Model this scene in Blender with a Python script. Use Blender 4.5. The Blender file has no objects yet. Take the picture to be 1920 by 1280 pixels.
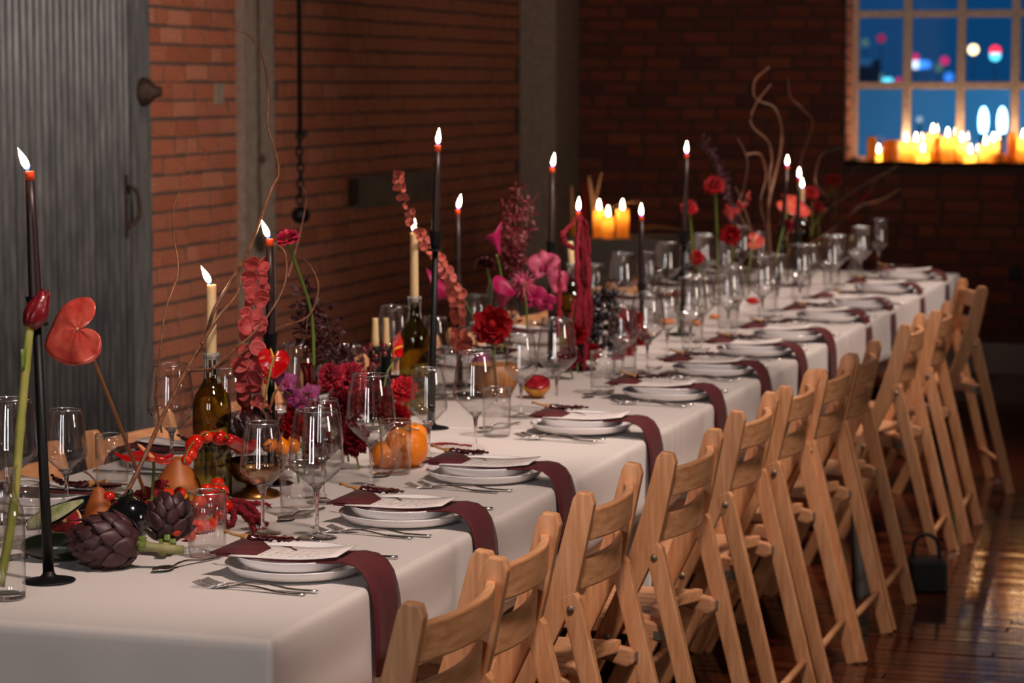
import bpy, bmesh, math, random
from mathutils import Vector, Matrix, Euler
random.seed(7)
S = bpy.context.scene
COL = S.collection
PI = math.pi

# ------------------------------------------------------------------ camera
H_CAM, F_PX = 1.595, 4800.0
PITCH = math.atan((640 - 155) / F_PX)
_rt = Vector((1, 0, 0)); _up = Vector((0, math.sin(PITCH), math.cos(PITCH))); _fw = Vector((0, math.cos(PITCH), -math.sin(PITCH)))
_w = 1510 * _rt + 485 * _up + F_PX * _fw
YAW = math.atan2(_w.x, _w.y)
_Rz = Matrix.Rotation(YAW, 3, 'Z')
RT, UP, FW = _Rz @ _rt, _Rz @ _up, _Rz @ _fw
CAM = Vector((0, 0, H_CAM))
cam = bpy.data.cameras.new('camera'); cam_o = bpy.data.objects.new('camera', cam); COL.objects.link(cam_o)
cam_o.location = CAM; cam_o.rotation_euler = (PI / 2 - PITCH, 0, YAW)
cam.sensor_width = 36; cam.lens = 36 * F_PX / 1920; cam.clip_end = 400; cam.clip_start = .05
cam.dof.use_dof = True; cam.dof.focus_distance = 4.75; cam.dof.aperture_fstop = 6.0; cam.dof.aperture_blades = 0
S.camera = cam_o

# ------------------------------------------------------------------ world, lamps, exposure
W = bpy.data.worlds.new('night_sky'); S.world = W; W.use_nodes = True
bg = W.node_tree.nodes['Background']
bg.inputs[0].default_value = (0.004, 0.055, 0.17, 1); bg.inputs[1].default_value = 1.0

def light(kind, name, loc, power, color=(1, 1, 1), target=None, **kw):
    l = bpy.data.lights.new(name, kind); l.energy = power; l.color = color
    for k, v in kw.items(): setattr(l, k, v)
    o = bpy.data.objects.new(name, l); COL.objects.link(o); o.location = loc
    if target is not None:
        o.rotation_euler = (Vector(target) - Vector(loc)).to_track_quat('-Z', 'Y').to_euler()
    return o
WARM = (1.0, .79, .69)
# ceiling track spots over the open-floor side, aimed at the table
for (lx, ly, p, tx, ty) in ((-.55, 3.3, 310, -1.95, 4.6), (-.55, 5.5, 310, -1.95, 6.4), (-.55, 7.9, 340, -1.95, 8.5), (-.55, 10.2, 340, -1.95, 10.4)):
    light('SPOT', 'track_spot', (lx, ly, 3.35), p, WARM, (tx, ty, .78), spot_size=math.radians(50), spot_blend=.75, shadow_soft_size=.14)
# spot washing the brick beside the metal door
light('SPOT', 'wall_spot', (.2, 5.4, 2.9), 760, (1, .86, .77), (-4.25, 8.2, 1.4), spot_size=math.radians(43), spot_blend=1.0, shadow_soft_size=.15)
light('SPOT', 'wall_spot', (-1.4, 7.4, 3.6), 150, (1, .80, .66), (-3.3, 14.2, 1.9), spot_size=math.radians(46), spot_blend=1.0, shadow_soft_size=.2)  # unseen spot added to lift the dark far wall
# unseen fill added on the open-floor side to light the chair backs
light('AREA', 'side_fill_lamp', (4.6, 4.2, 2.3), 46, (1, .84, .72), (-1.3, 6.0, .7), shape='RECTANGLE', size=1.0, size_y=1.0)
# area lamps added as unseen fill behind the camera, tall like windows
for wx in (-2.5, -.75):
    light('AREA', 'rear_fill_lamp', (wx, -2.4, 2.0), 41, (1.0, .96, .96), (-1.6, 4.0, .9), shape='RECTANGLE', size=.75, size_y=1.9)

# blue flood light on the building across the street
light('AREA', 'blue_flood_light', (2, 38, -2.0), 3800, (.16, .52, .88), (2, 44, .8), shape='RECTANGLE', size=14, size_y=1)

v = S.view_settings
v.view_transform = 'Standard'; v.look = 'None'; v.exposure = 0.0; v.gamma = 1.0; v.use_curve_mapping = False
cy = S.cycles
cy.use_denoising = True
try: cy.denoiser = 'OPENIMAGEDENOISE'
except Exception: pass
cy.max_bounces = 16; cy.diffuse_bounces = 3; cy.glossy_bounces = 4; cy.transmission_bounces = 14; cy.transparent_max_bounces = 40
cy.caustics_reflective = False; cy.caustics_refractive = False
cy.sample_clamp_indirect = 10.0
cy.use_light_tree = True

# ------------------------------------------------------------------ pixel -> point on a known plane (layout measured on the photograph)
def ray(px, py): return RT * (px - 960) + UP * (640 - py) + FW * F_PX
def atz(px, py, z):
    d = ray(px, py); return CAM + d * ((z - H_CAM) / d.z)
def atx(px, py, x):
    d = ray(px, py); return CAM + d * (x / d.x)
def aty(px, py, y):
    d = ray(px, py); return CAM + d * (y / d.y)
T = .745                                            # table top
def ypx(px, x): return atx(px, 700, x).y            # the Y at which a vertical line at x stands in column px
def zpx(px, py, x, y):                              # height of pixel row py on the vertical line (x, y)
    d = ray(px, py); t = (x * FW.x + y * FW.y) / (d.x * FW.x + d.y * FW.y); return H_CAM + d.z * t
def mpp(x, y, z=.9): return (Vector((x, y, z)) - CAM).dot(FW) / F_PX   # metres per pixel there

# ------------------------------------------------------------------ materials
def lin(c):
    f = lambda u: u / 12.92 if u <= .04045 else ((u + .055) / 1.055) ** 2.4
    return tuple(f(x / 255) for x in c) + (1,)
def mat(name, col, rough=.5, metal=0, spec=.5, sss=0, sssr=(.01, .005, .003), coat=0, noise=None, bump=0, bscale=60, rnd=None, sheen=0, trans=0, stretch=None):
    m = bpy.data.materials.new(name); m.use_nodes = True; nt = m.node_tree; b = nt.nodes['Principled BSDF']
    b.inputs['Base Color'].default_value = lin(col); b.inputs['Roughness'].default_value = rough; b.inputs['Metallic'].default_value = metal
    b.inputs['Specular IOR Level'].default_value = spec
    if coat: b.inputs['Coat Weight'].default_value = coat; b.inputs['Coat Roughness'].default_value = .08
    if sheen: b.inputs['Sheen Weight'].default_value = sheen
    if sss:
        b.inputs['Subsurface Weight'].default_value = sss; b.inputs['Subsurface Radius'].default_value = sssr; b.inputs['Subsurface Scale'].default_value = 1
    if noise or bump:
        tc = nt.nodes.new('ShaderNodeTexCoord'); mp = nt.nodes.new('ShaderNodeMapping'); nt.links.new(tc.outputs['Object'], mp.inputs[0])
        if stretch: mp.inputs['Scale'].default_value = stretch
        nz = nt.nodes.new('ShaderNodeTexNoise'); nt.links.new(mp.outputs[0], nz.inputs['Vector']); nz.inputs['Scale'].default_value = bscale; nz.inputs['Detail'].default_value = 4
    src = None
    if noise:
        r = nt.nodes.new('ShaderNodeValToRGB'); r.color_ramp.elements[0].color = lin(noise[0]); r.color_ramp.elements[1].color = lin(noise[1])
        r.color_ramp.elements[0].position = .3; r.color_ramp.elements[1].position = .7
        for (p, c) in noise[2:]:
            e = r.color_ramp.elements.new(p); e.color = lin(c)
        nt.links.new(nz.outputs['Fac'], r.inputs[0]); src = r.outputs[0]
    if rnd:
        oi = nt.nodes.new('ShaderNodeObjectInfo'); hs = nt.nodes.new('ShaderNodeValToRGB'); hs.color_ramp.interpolation = 'LINEAR'
        el = hs.color_ramp.elements; el[0].color = lin(rnd[0]); el[1].color = lin(rnd[-1])
        for i, c in enumerate(rnd[1:-1]):
            e = el.new((i + 1) / (len(rnd) - 1)); e.color = lin(c)
        nt.links.new(oi.outputs['Random'], hs.inputs[0])
        if src:
            mx = nt.nodes.new('ShaderNodeMix'); mx.data_type = 'RGBA'; mx.blend_type = 'MULTIPLY'; mx.inputs[0].default_value = 1
            nt.links.new(hs.outputs[0], mx.inputs[6]); nt.links.new(src, mx.inputs[7]); src = mx.outputs[2]
        else: src = hs.outputs[0]
    if src: nt.links.new(src, b.inputs['Base Color'])
    if bump:
        bp = nt.nodes.new('ShaderNodeBump'); bp.inputs['Strength'].default_value = bump; bp.inputs['Distance'].default_value = .004
        nt.links.new(nz.outputs['Fac'], bp.inputs['Height']); nt.links.new(bp.outputs[0], b.inputs['Normal'])
    if trans:
        out = nt.nodes['Material Output']; tr = nt.nodes.new('ShaderNodeBsdfTranslucent'); tr.inputs[0].default_value = lin(col)
        if src: nt.links.new(src, tr.inputs[0])
        ms = nt.nodes.new('ShaderNodeMixShader'); ms.inputs[0].default_value = trans
        nt.links.new(b.outputs[0], ms.inputs[1]); nt.links.new(tr.outputs[0], ms.inputs[2]); nt.links.new(ms.outputs[0], out.inputs[0])
    return m
def thin_glass(name, tint=(.985, .985, .985), edge=(.72, .70, .69), rough=0.0, gain=1.0):
    m = bpy.data.materials.new(name); m.use_nodes = True; nt = m.node_tree; nt.nodes.clear()
    out = nt.nodes.new('ShaderNodeOutputMaterial'); tr = nt.nodes.new('ShaderNodeBsdfTransparent'); gl = nt.nodes.new('ShaderNodeBsdfGlossy')
    gl.inputs['Roughness'].default_value = rough
    lw = nt.nodes.new('ShaderNodeLayerWeight'); lw.inputs[0].default_value = .5
    pw = nt.nodes.new('ShaderNodeMath'); pw.operation = 'POWER'; pw.inputs[1].default_value = 3; nt.links.new(lw.outputs['Facing'], pw.inputs[0])
    mx = nt.nodes.new('ShaderNodeMix'); mx.data_type = 'RGBA'; nt.links.new(pw.outputs[0], mx.inputs[0])
    mx.inputs[6].default_value = tint + (1,); mx.inputs[7].default_value = edge + (1,); nt.links.new(mx.outputs[2], tr.inputs[0])
    p5 = nt.nodes.new('ShaderNodeMath'); p5.operation = 'POWER'; p5.inputs[1].default_value = 3.6; nt.links.new(lw.outputs['Facing'], p5.inputs[0])
    g = nt.nodes.new('ShaderNodeMath'); g.operation = 'MULTIPLY_ADD'; g.inputs[1].default_value = .62 * gain; g.inputs[2].default_value = .075 * gain; g.use_clamp = True; nt.links.new(p5.outputs[0], g.inputs[0])
    ms = nt.nodes.new('ShaderNodeMixShader'); nt.links.new(g.outputs[0], ms.inputs[0]); nt.links.new(tr.outputs[0], ms.inputs[1]); nt.links.new(gl.outputs[0], ms.inputs[2])
    nt.links.new(ms.outputs[0], out.inputs[0]); return m
def solid_glass(name, col=(1, 1, 1), rough=0.0):
    m = bpy.data.materials.new(name); m.use_nodes = True; nt = m.node_tree; nt.nodes.clear()
    out = nt.nodes.new('ShaderNodeOutputMaterial'); g = nt.nodes.new('ShaderNodeBsdfGlass'); g.inputs[0].default_value = col + (1,)
    g.inputs['Roughness'].default_value = rough; g.inputs['IOR'].default_value = 1.5
    nt.links.new(g.outputs[0], out.inputs[0]); return m
def emit(name, col, strength, grad=None):
    m = bpy.data.materials.new(name); m.use_nodes = True; nt = m.node_tree; nt.nodes.clear()
    out = nt.nodes.new('ShaderNodeOutputMaterial'); e = nt.nodes.new('ShaderNodeEmission'); e.inputs[0].default_value = lin(col); e.inputs[1].default_value = strength
    if grad:
        tc = nt.nodes.new('ShaderNodeTexCoord'); sp = nt.nodes.new('ShaderNodeSeparateXYZ'); nt.links.new(tc.outputs['Generated'], sp.inputs[0])
        r = nt.nodes.new('ShaderNodeValToRGB'); els = r.color_ramp.elements
        els[0].position = grad[0][0]; els[0].color = lin(grad[0][1]); els[1].position = grad[-1][0]; els[1].color = lin(grad[-1][1])
        for p, c in grad[1:-1]:
            x = els.new(p); x.color = lin(c)
        nt.links.new(sp.outputs[2], r.inputs[0]); nt.links.new(r.outputs[0], e.inputs[0])
    nt.links.new(e.outputs[0], out.inputs[0]); return m

M = {}
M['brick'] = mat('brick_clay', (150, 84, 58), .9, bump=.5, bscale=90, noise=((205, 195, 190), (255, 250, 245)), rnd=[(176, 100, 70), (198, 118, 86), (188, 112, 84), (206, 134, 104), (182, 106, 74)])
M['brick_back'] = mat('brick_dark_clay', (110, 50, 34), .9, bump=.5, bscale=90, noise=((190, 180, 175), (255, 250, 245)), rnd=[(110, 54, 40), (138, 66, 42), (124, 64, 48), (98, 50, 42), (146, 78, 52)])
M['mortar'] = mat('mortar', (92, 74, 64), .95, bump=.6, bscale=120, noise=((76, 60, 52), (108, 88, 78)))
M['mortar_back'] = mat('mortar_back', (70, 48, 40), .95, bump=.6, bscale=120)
M['concrete'] = mat('concrete', (150, 130, 114), .9, bump=.3, bscale=25, noise=((138, 118, 102), (162, 142, 126)))
M['plaster'] = mat('plaster_board', (118, 104, 92), .85, noise=((104, 92, 82), (126, 112, 100)), bscale=8)
M['metal_sheet'] = mat('galvanised_sheet', (100, 98, 98), .55, metal=.2, bump=.15, bscale=6, noise=((78, 78, 80), (116, 114, 112), (.9, (176, 170, 166))), stretch=(6, 6, 1.2))
M['rust'] = mat('rusty_iron', (58, 44, 40), .7, metal=.4, noise=((36, 30, 30), (84, 56, 44)), bscale=40)
M['black_iron'] = mat('black_iron', (14, 14, 15), .5, metal=.3, spec=.4)
M['floor'] = mat('varnished_boards', (92, 40, 20), .12, spec=.65, coat=.0, noise=((200, 190, 180), (255, 250, 245)), bscale=9, stretch=(1, 12, 12), rnd=[(58, 22, 11), (86, 34, 16), (74, 30, 14), (98, 44, 22), (66, 26, 12)])
M['ceiling'] = mat('dark_ceiling', (60, 50, 44), .9)
M['wall_dark'] = mat('dark_wall', (92, 60, 48), .9)
M['base'] = mat('baseboard_paint', (150, 134, 128), .6)
M['cloth'] = mat('linen', (214, 206, 200), .85, sheen=.3, bump=.08, bscale=900, noise=((208, 200, 195), (220, 212, 206)))
M['wood'] = mat('beech', (206, 152, 106), .42, coat=.15, noise=((200, 138, 94), (230, 174, 128), (.5, (218, 157, 110))), bscale=11, stretch=(9, 9, .8), rnd=None, bump=.03)
M['wood_y'] = mat('beech_cross', (206, 152, 106), .42, coat=.15, noise=((200, 138, 94), (230, 174, 128), (.5, (218, 157, 110))), bscale=11, stretch=(9, .8, 9), bump=.03)
M['wood_x'] = mat('beech_long', (200, 146, 100), .42, coat=.15, noise=((198, 138, 96), (228, 176, 134)), bscale=11, stretch=(.8, 9, 9), bump=.03)
M['steel'] = mat('steel', (206, 202, 200), .24, metal=1)
M['bolt'] = mat('dull_steel', (150, 140, 126), .45, metal=.8)
M['china'] = mat('white_china', (236, 233, 233), .12, spec=.6, coat=.3)
M['napkin'] = mat('maroon_cloth', (84, 15, 23), .8, sheen=.05, bump=.1, bscale=700)
M['card'] = mat('menu_card', (226, 218, 214), .7)
M['ink'] = mat('menu_ink', (120, 100, 96), .8)
M['chilli'] = mat('dried_chilli', (48, 12, 14), .2, coat=.6, bump=.9, bscale=55, noise=((30, 8, 10), (76, 20, 22)))
M['stalk'] = mat('dry_stalk', (168, 122, 70), .6)
M['glass'] = thin_glass('clear_glass', (.996, .995, .994), (.76, .74, .73), gain=1.05)
M['glass_rim'] = thin_glass('clear_glass_rim', (.9, .9, .9), (.7, .7, .7), gain=6.5, rough=.22)
M['glass_base'] = thin_glass('clear_glass_base', (.94, .94, .94), (.6, .58, .56), gain=1.5)
M['glass_solid'] = solid_glass('clear_solid_glass')
M['bottle'] = thin_glass('green_bottle_glass', (.50, .43, .12), (.02, .018, .004), gain=1.2)
M['redglass'] = thin_glass('red_glass', (.45, .01, .02), (.05, .0, .0), gain=1.2)
M['taper'] = mat('dark_taper_wax', (44, 26, 25), .42, spec=.5, coat=.0)
M['tip'] = mat('glowing_wax_tip', (226, 84, 36), .4, sss=.9, sssr=(.02, .008, .004))  # orange base colour stands in for flame glow in the dark wax
M['ivory'] = mat('ivory_wax', (226, 196, 148), .4, sss=.5, sssr=(.02, .012, .006))
M['yellow_wax'] = mat('yellow_wax', (250, 196, 84), .45, trans=.55)
M['wick'] = mat('wick', (30, 24, 22), .9)
M['drip'] = mat('wax_drips', (168, 160, 148), .45, sss=.2, noise=((66, 62, 58), (190, 182, 170)), bscale=50)
M['flame'] = emit('candle_flame', (255, 225, 170), 45, [(0, (12, 18, 90)), (.10, (40, 52, 150)), (.24, (255, 215, 150)), (1, (255, 236, 190))])
# ------------------------------------------------------------------ geometry helpers
class G:
    def __init__(s): s.v = []; s.f = []; s.sm = []
    def add(s, vs, fs, smooth=True, M=None):
        o = len(s.v); s.v += [tuple(M @ Vector(p)) if M else tuple(p) for p in vs]
        s.f += [tuple(i + o for i in f) for f in fs]; s.sm += [smooth] * len(fs); return s
    def box(s, c, d, M=None, taper=1.0):
        x, y, z = [u / 2 for u in d]; t = taper
        p = [(-x, -y, -z), (x, -y, -z), (x, y, -z), (-x, y, -z), (-x * t, -y * t, z), (x * t, -y * t, z), (x * t, y * t, z), (-x * t, y * t, z)]
        p = [(a + c[0], b + c[1], e + c[2]) for a, b, e in p]
        return s.add(p, [(3, 2, 1, 0), (4, 5, 6, 7), (0, 1, 5, 4), (1, 2, 6, 5), (2, 3, 7, 6), (3, 0, 4, 7)], False, M)
    def lathe(s, prof, n=24, M=None, smooth=True, rf=None):
        vs = []; fs = []
        for i, (r, z) in enumerate(prof):
            for k in range(n):
                a = 2 * PI * k / n; q = r * (rf(a, i) if rf else 1)
                vs.append((q * math.cos(a), q * math.sin(a), z))
        for i in range(len(prof) - 1):
            for k in range(n):
                k2 = (k + 1) % n; fs.append((i * n + k, i * n + k2, (i + 1) * n + k2, (i + 1) * n + k))
        if prof[0][0] > 1e-5 and getattr(s, 'cap0', True) and s.caps: fs.append(tuple(range(n - 1, -1, -1)))
        if prof[-1][0] > 1e-5 and s.caps: fs.append(tuple((len(prof) - 1) * n + k for k in range(n)))
        return s.add(vs, fs, smooth, M)
    caps = True
    def open_lathe(s, prof, n=24, M=None, rf=None):
        s.caps = False; s.lathe(prof, n, M, True, rf); s.caps = True; return s
    def tube(s, pts, rad, n=8, M=None, cap=True, flat=1.0):
        pts = [Vector(p) for p in pts]; m = len(pts)
        if not isinstance(rad, (list, tuple)): rad = [rad] * m
        vs = []; fs = []; prev = None
        for i, p in enumerate(pts):
            t = (pts[min(i + 1, m - 1)] - pts[max(i - 1, 0)]).normalized()
            if prev is None:
                a = Vector((0, 0, 1)) if abs(t.z) < .9 else Vector((1, 0, 0)); u = t.cross(a).normalized()
            else: u = (prev - t * prev.dot(t)).normalized()
            prev = u; w = t.cross(u)
            for k in range(n):
                a = 2 * PI * k / n; vs.append(p + (u * math.cos(a) + w * math.sin(a) * flat) * rad[i])
        for i in range(m - 1):
            for k in range(n):
                k2 = (k + 1) % n; fs.append((i * n + k, i * n + k2, (i + 1) * n + k2, (i + 1) * n + k))
        if cap: fs += [tuple(range(n - 1, -1, -1)), tuple((m - 1) * n + k for k in range(n))]
        return s.add(vs, fs, True, M)
    def ball(s, c, r, nu=14, nv=9, M=None):
        if not isinstance(r, (list, tuple)): r = (r, r, r)
        vs = [(c[0], c[1], c[2] - r[2])]; fs = []
        for j in range(1, nv):
            b = -PI / 2 + PI * j / nv
            for k in range(nu):
                a = 2 * PI * k / nu; vs.append((c[0] + r[0] * math.cos(b) * math.cos(a), c[1] + r[1] * math.cos(b) * math.sin(a), c[2] + r[2] * math.sin(b)))
        vs.append((c[0], c[1], c[2] + r[2])); L = len(vs) - 1
        for k in range(nu):
            k2 = (k + 1) % nu; fs.append((0, 1 + k2, 1 + k)); fs.append((L, 1 + (nv - 2) * nu + k, 1 + (nv - 2) * nu + k2))
            for j in range(nv - 2):
                a = 1 + j * nu; fs.append((a + k, a + k2, a + nu + k2, a + nu + k))
        return s.add(vs, fs, True, M)
    def grid(s, P, M=None, smooth=True):
        n, m = len(P), len(P[0]); vs = [q for r in P for q in r]; fs = []
        for i in range(n - 1):
            for j in range(m - 1): fs.append((i * m + j, i * m + j + 1, (i + 1) * m + j + 1, (i + 1) * m + j))
        return s.add(vs, fs, smooth, M)
    def slab(s, P, t, M=None, smooth=True):
        """a sheet of points P thickened downward along its normals"""
        n, m = len(P), len(P[0]); P = [[Vector(q) for q in r] for r in P]; Q = []
        for i in range(n):
            r = []
            for j in range(m):
                a = P[min(i + 1, n - 1)][j] - P[max(i - 1, 0)][j]; b = P[i][min(j + 1, m - 1)] - P[i][max(j - 1, 0)]
                nn = a.cross(b); nn = nn.normalized() if nn.length > 1e-9 else Vector((0, 0, 1)); r.append(P[i][j] - nn * t)
            Q.append(r)
        vs = [q for r in P for q in r] + [q for r in Q for q in r]; o = n * m; fs = []
        for i in range(n - 1):
            for j in range(m - 1):
                a, b, c, d = i * m + j, i * m + j + 1, (i + 1) * m + j + 1, (i + 1) * m + j
                fs.append((a, d, c, b)); fs.append((o + a, o + b, o + c, o + d))
        for i in range(n - 1):
            fs.append((i * m, o + i * m, o + (i + 1) * m, (i + 1) * m)); e = m - 1
            fs.append((i * m + e, (i + 1) * m + e, o + (i + 1) * m + e, o + i * m + e))
        for j in range(m - 1):
            fs.append((j, j + 1, o + j + 1, o + j)); e = (n - 1) * m
            fs.append((e + j, o + e + j, o + e + j + 1, e + j + 1))
        return s.add(vs, fs, smooth, M)
    def prism(s, poly, axis, a, b, M=None):
        """extrude a 2-D outline (x,z) along y from a to b"""
        n = len(poly); vs = [(x, a, z) for x, z in poly] + [(x, b, z) for x, z in poly]
        fs = [tuple(range(n)), tuple(range(2 * n - 1, n - 1, -1))] + [(i, n + i, n + (i + 1) % n, (i + 1) % n) for i in range(n)]
        return s.add(vs, fs, False, M)
    def mesh(s, name, m, bevel=0, seg=2):
        me = bpy.data.meshes.new(name); me.from_pydata([tuple(p) for p in s.v], [], s.f)
        if bevel:
            bm = bmesh.new(); bm.from_mesh(me); bmesh.ops.recalc_face_normals(bm, faces=bm.faces)
            ed = [e for e in bm.edges if len(e.link_faces) == 2 and e.calc_face_angle(0) > .5]
            bmesh.ops.bevel(bm, geom=ed, offset=bevel, segments=seg, profile=.6, affect='EDGES', clamp_overlap=True); bm.to_mesh(me); bm.free()
        else:
            me.polygons.foreach_set('use_smooth', s.sm)
            bm = bmesh.new(); bm.from_mesh(me); bmesh.ops.recalc_face_normals(bm, faces=bm.faces); bm.to_mesh(me); bm.free()
        me.materials.append(M[m] if isinstance(m, str) else m); me.update(); return me
def link(name, me, parent=None, mw=None):
    o = bpy.data.objects.new(name, me); COL.objects.link(o)
    if parent: o.parent = parent
    if mw is not None: o.matrix_local = mw
    return o
def part(name, g, m, parent, mw=None, bevel=0, label=None, kind=None):
    o = link(name, g.mesh(name, m, bevel), parent, mw)
    if label: o['label'] = label
    if kind: o['kind'] = kind
    return o
def tag(o, label=None, cat=None, group=None, kind=None):
    if label: o['label'] = label
    if cat: o['category'] = cat
    if group: o['group'] = group
    if kind: o['kind'] = kind
    return o
def thing(name, label, cat, loc=(0, 0, 0), rz=0, group=None, rot=None):
    o = bpy.data.objects.new(name, None); COL.objects.link(o); o.empty_display_size = .02
    o.location = loc; o.rotation_euler = rot if rot else (0, 0, rz); return tag(o, label, cat, group)
def single(name, g, m, label, cat, loc=(0, 0, 0), rot=(0, 0, 0), group=None, bevel=0):
    o = link(name, g.mesh(name, m, bevel)); o.location = loc; o.rotation_euler = rot; return tag(o, label, cat, group)
KIDS = {}
def kids(o):
    return [c for c in bpy.data.objects if c.parent == o]
def freeze(root):                                  # remember the tree once, so that copies need no search
    t = []
    for c in kids(root): t.append((c, kids(c)))
    KIDS[root.name] = t; return root
def dup(root, loc, rz=None, label=None, group=None, rot=None, scale=None):
    r = root.copy(); COL.objects.link(r); r.location = loc
    if rot: r.rotation_euler = rot
    elif rz is not None: r.rotation_euler = (0, 0, rz)
    if scale: r.scale = scale
    if label: r['label'] = label
    if group: r['group'] = group
    for c, gs in KIDS.get(root.name, []):
        d = c.copy(); COL.objects.link(d); d.parent = r
        for g_ in gs:
            e = g_.copy(); COL.objects.link(e); e.parent = d
    return r
def place(first, used, *a, **k):
    """the first call moves the built thing itself, later calls copy it"""
    if not used:
        used.append(1); first.location = a[0]
        if k.get('rz') is not None: first.rotation_euler = (0, 0, k['rz'])
        if k.get('rot'): first.rotation_euler = k['rot']
        if k.get('scale'): first.scale = k['scale']
        if k.get('label'): first['label'] = k['label']
        if k.get('group'): first['group'] = k['group']
        return first
    return dup(first, *a, **k)
def Rm(ax, an): return Matrix.Rotation(an, 4, ax)
def Tm(*p): return Matrix.Translation(p if len(p) == 3 else p[0])
def axis_matrix(p, d, roll=0):
    """local +Z along d, origin at p"""
    q = Vector(d).to_track_quat('Z', 'Y'); return Tm(Vector(p)) @ q.to_matrix().to_4x4() @ Rm('Z', roll)
def catmull(P, k=6):
    P = [Vector(p) for p in P]; out = []
    for i in range(len(P) - 1):
        a, b, c, d = P[max(i - 1, 0)], P[i], P[i + 1], P[min(i + 2, len(P) - 1)]
        for j in range(k):
            t = j / k; out.append(.5 * ((2 * b) + (c - a) * t + (2 * a - 5 * b + 4 * c - d) * t * t + (3 * b - a - 3 * c + d) * t ** 3))
    return out + [P[-1]]
ORD = ['zeroth', 'first', 'second', 'third', 'fourth', 'fifth', 'sixth', 'seventh', 'eighth', 'ninth', 'tenth', 'eleventh', 'twelfth', 'thirteenth']

# ------------------------------------------------------------------ the room
XL, YB, XR, YN, ZC = -4.25, 14.2, 5.5, -3.2, 4.2
def struct(name, g, m, bevel=0):
    return tag(link(name, g.mesh(name, m, bevel)), kind='structure')
floor = struct('floor', G().box(((XL + XR) / 2, (YB + YN) / 2, -.06), (XR - XL + .6, YB - YN + .6, .1)), 'floor')
struct('ceiling', G().box(((XL + XR) / 2, (YB + YN) / 2, ZC + .1), (XR - XL + .6, YB - YN + .6, .2)), 'ceiling')
struct('wall_right', G().box((XR + .15, (YB + YN) / 2, ZC / 2), (.3, YB - YN, ZC)), 'wall_dark')
struct('wall_front', G().box(((XL + XR) / 2, YN - .15, ZC / 2), (XR - XL + .6, .3, ZC)), 'wall_dark')
wl = struct('wall_left', G().box((XL - .15, (YB + YN) / 2, ZC / 2), (.3, YB - YN, ZC)), 'mortar')
# window opening in the far wall
WX0 = aty(1583, 300, YB).x; WZ0 = aty(1600, 303, YB).z
PW = (aty(1905, 100, YB + .2).x - aty(1702, 100, YB + .2).x) / 2; PH = aty(1700, 26, YB + .2).z - aty(1700, 160, YB + .2).z
NC, NR = 7, 5
WX1 = WX0 + .06 + NC * PW; WZ1 = WZ0 + NR * PH + .03
g = G()
g.box(((XL - .3 + WX0) / 2, YB + .15, ZC / 2), (WX0 - XL + .3, .3, ZC))
g.box(((WX1 + XR + .3) / 2, YB + .15, ZC / 2), (XR + .3 - WX1, .3, ZC))
g.box(((WX0 + WX1) / 2, YB + .15, WZ0 / 2), (WX1 - WX0, .3, WZ0))
g.box(((WX0 + WX1) / 2, YB + .15, (WZ1 + ZC) / 2), (WX1 - WX0, .3, ZC - WZ1))
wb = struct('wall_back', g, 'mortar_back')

# bricks: each a piece of its own up to 300 per wall, the rest joined
def brick_meshes(w, m):
    out = []
    for k in range(5):
        r = random.Random(k + 11); g = G(); j = lambda: r.uniform(-.0022, .0022)
        l, h, d = w, .0605, .0035
        p = [(x + j(), y, z + j()) for x, y, z in ((-l/2, 0, -h/2), (l/2, 0, -h/2), (l/2, 0, h/2), (-l/2, 0, h/2))]
        q = [(x * .975 + j(), -d + j(), z * .94 + j()) for x, y, z in p]
        g.add(p + q, [(4, 5, 6, 7), (0, 1, 5, 4), (1, 2, 6, 5), (2, 3, 7, 6), (3, 0, 4, 7)], False)
        out.append(g.mesh('brick', m))
    return out
def brickwork(wall, spots, m, base):
    """spots: (matrix, half) nearest first"""
    full, half = brick_meshes(.196, m), brick_meshes(.090, m)
    rest = G()
    for i, (mw, hf) in enumerate(spots):
        me = random.choice(half if hf else full)
        if i < 300: link('brick', me, wall, mw)
        else:
            rest.add([p.co for p in me.vertices], [tuple(f.vertices) for f in me.polygons], False, mw)
    if rest.v: part('brick_courses', rest, m, wall, kind='stuff')
CH, BW = .0715, .212
YP0, YP1 = atx(454, 300, XL).y, atx(516, 300, XL).y
spots = []
for c in range(1, 57):
    z = .06 + c * CH; y = 7.9 + random.uniform(-.12, 0) + (BW / 2 if c % 2 else 0)
    while y < 13.62:
        hf = random.random() < .22; w = BW / 2 if hf else BW; a, b = y, y + w
        if a < YP0 < b: b = YP0
        elif a < YP1 < b: a = YP1
        if b - a > .03 and not (YP0 - .001 < (a + b) / 2 < YP1 + .001):
            spots.append((Tm(XL, (a + b) / 2, z + random.uniform(-.002, .002)) @ Rm('Z', PI / 2) @ Matrix.Diagonal(((b - a) / w, 1, 1, 1)), hf, y))
        y += w
spots.sort(key=lambda s: s[2] + (0 if .9 < s[0].translation.z < 2.05 else 2.5 if .3 < s[0].translation.z < 2.1 else 50))
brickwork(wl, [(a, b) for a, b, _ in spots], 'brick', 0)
spots = []
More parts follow.
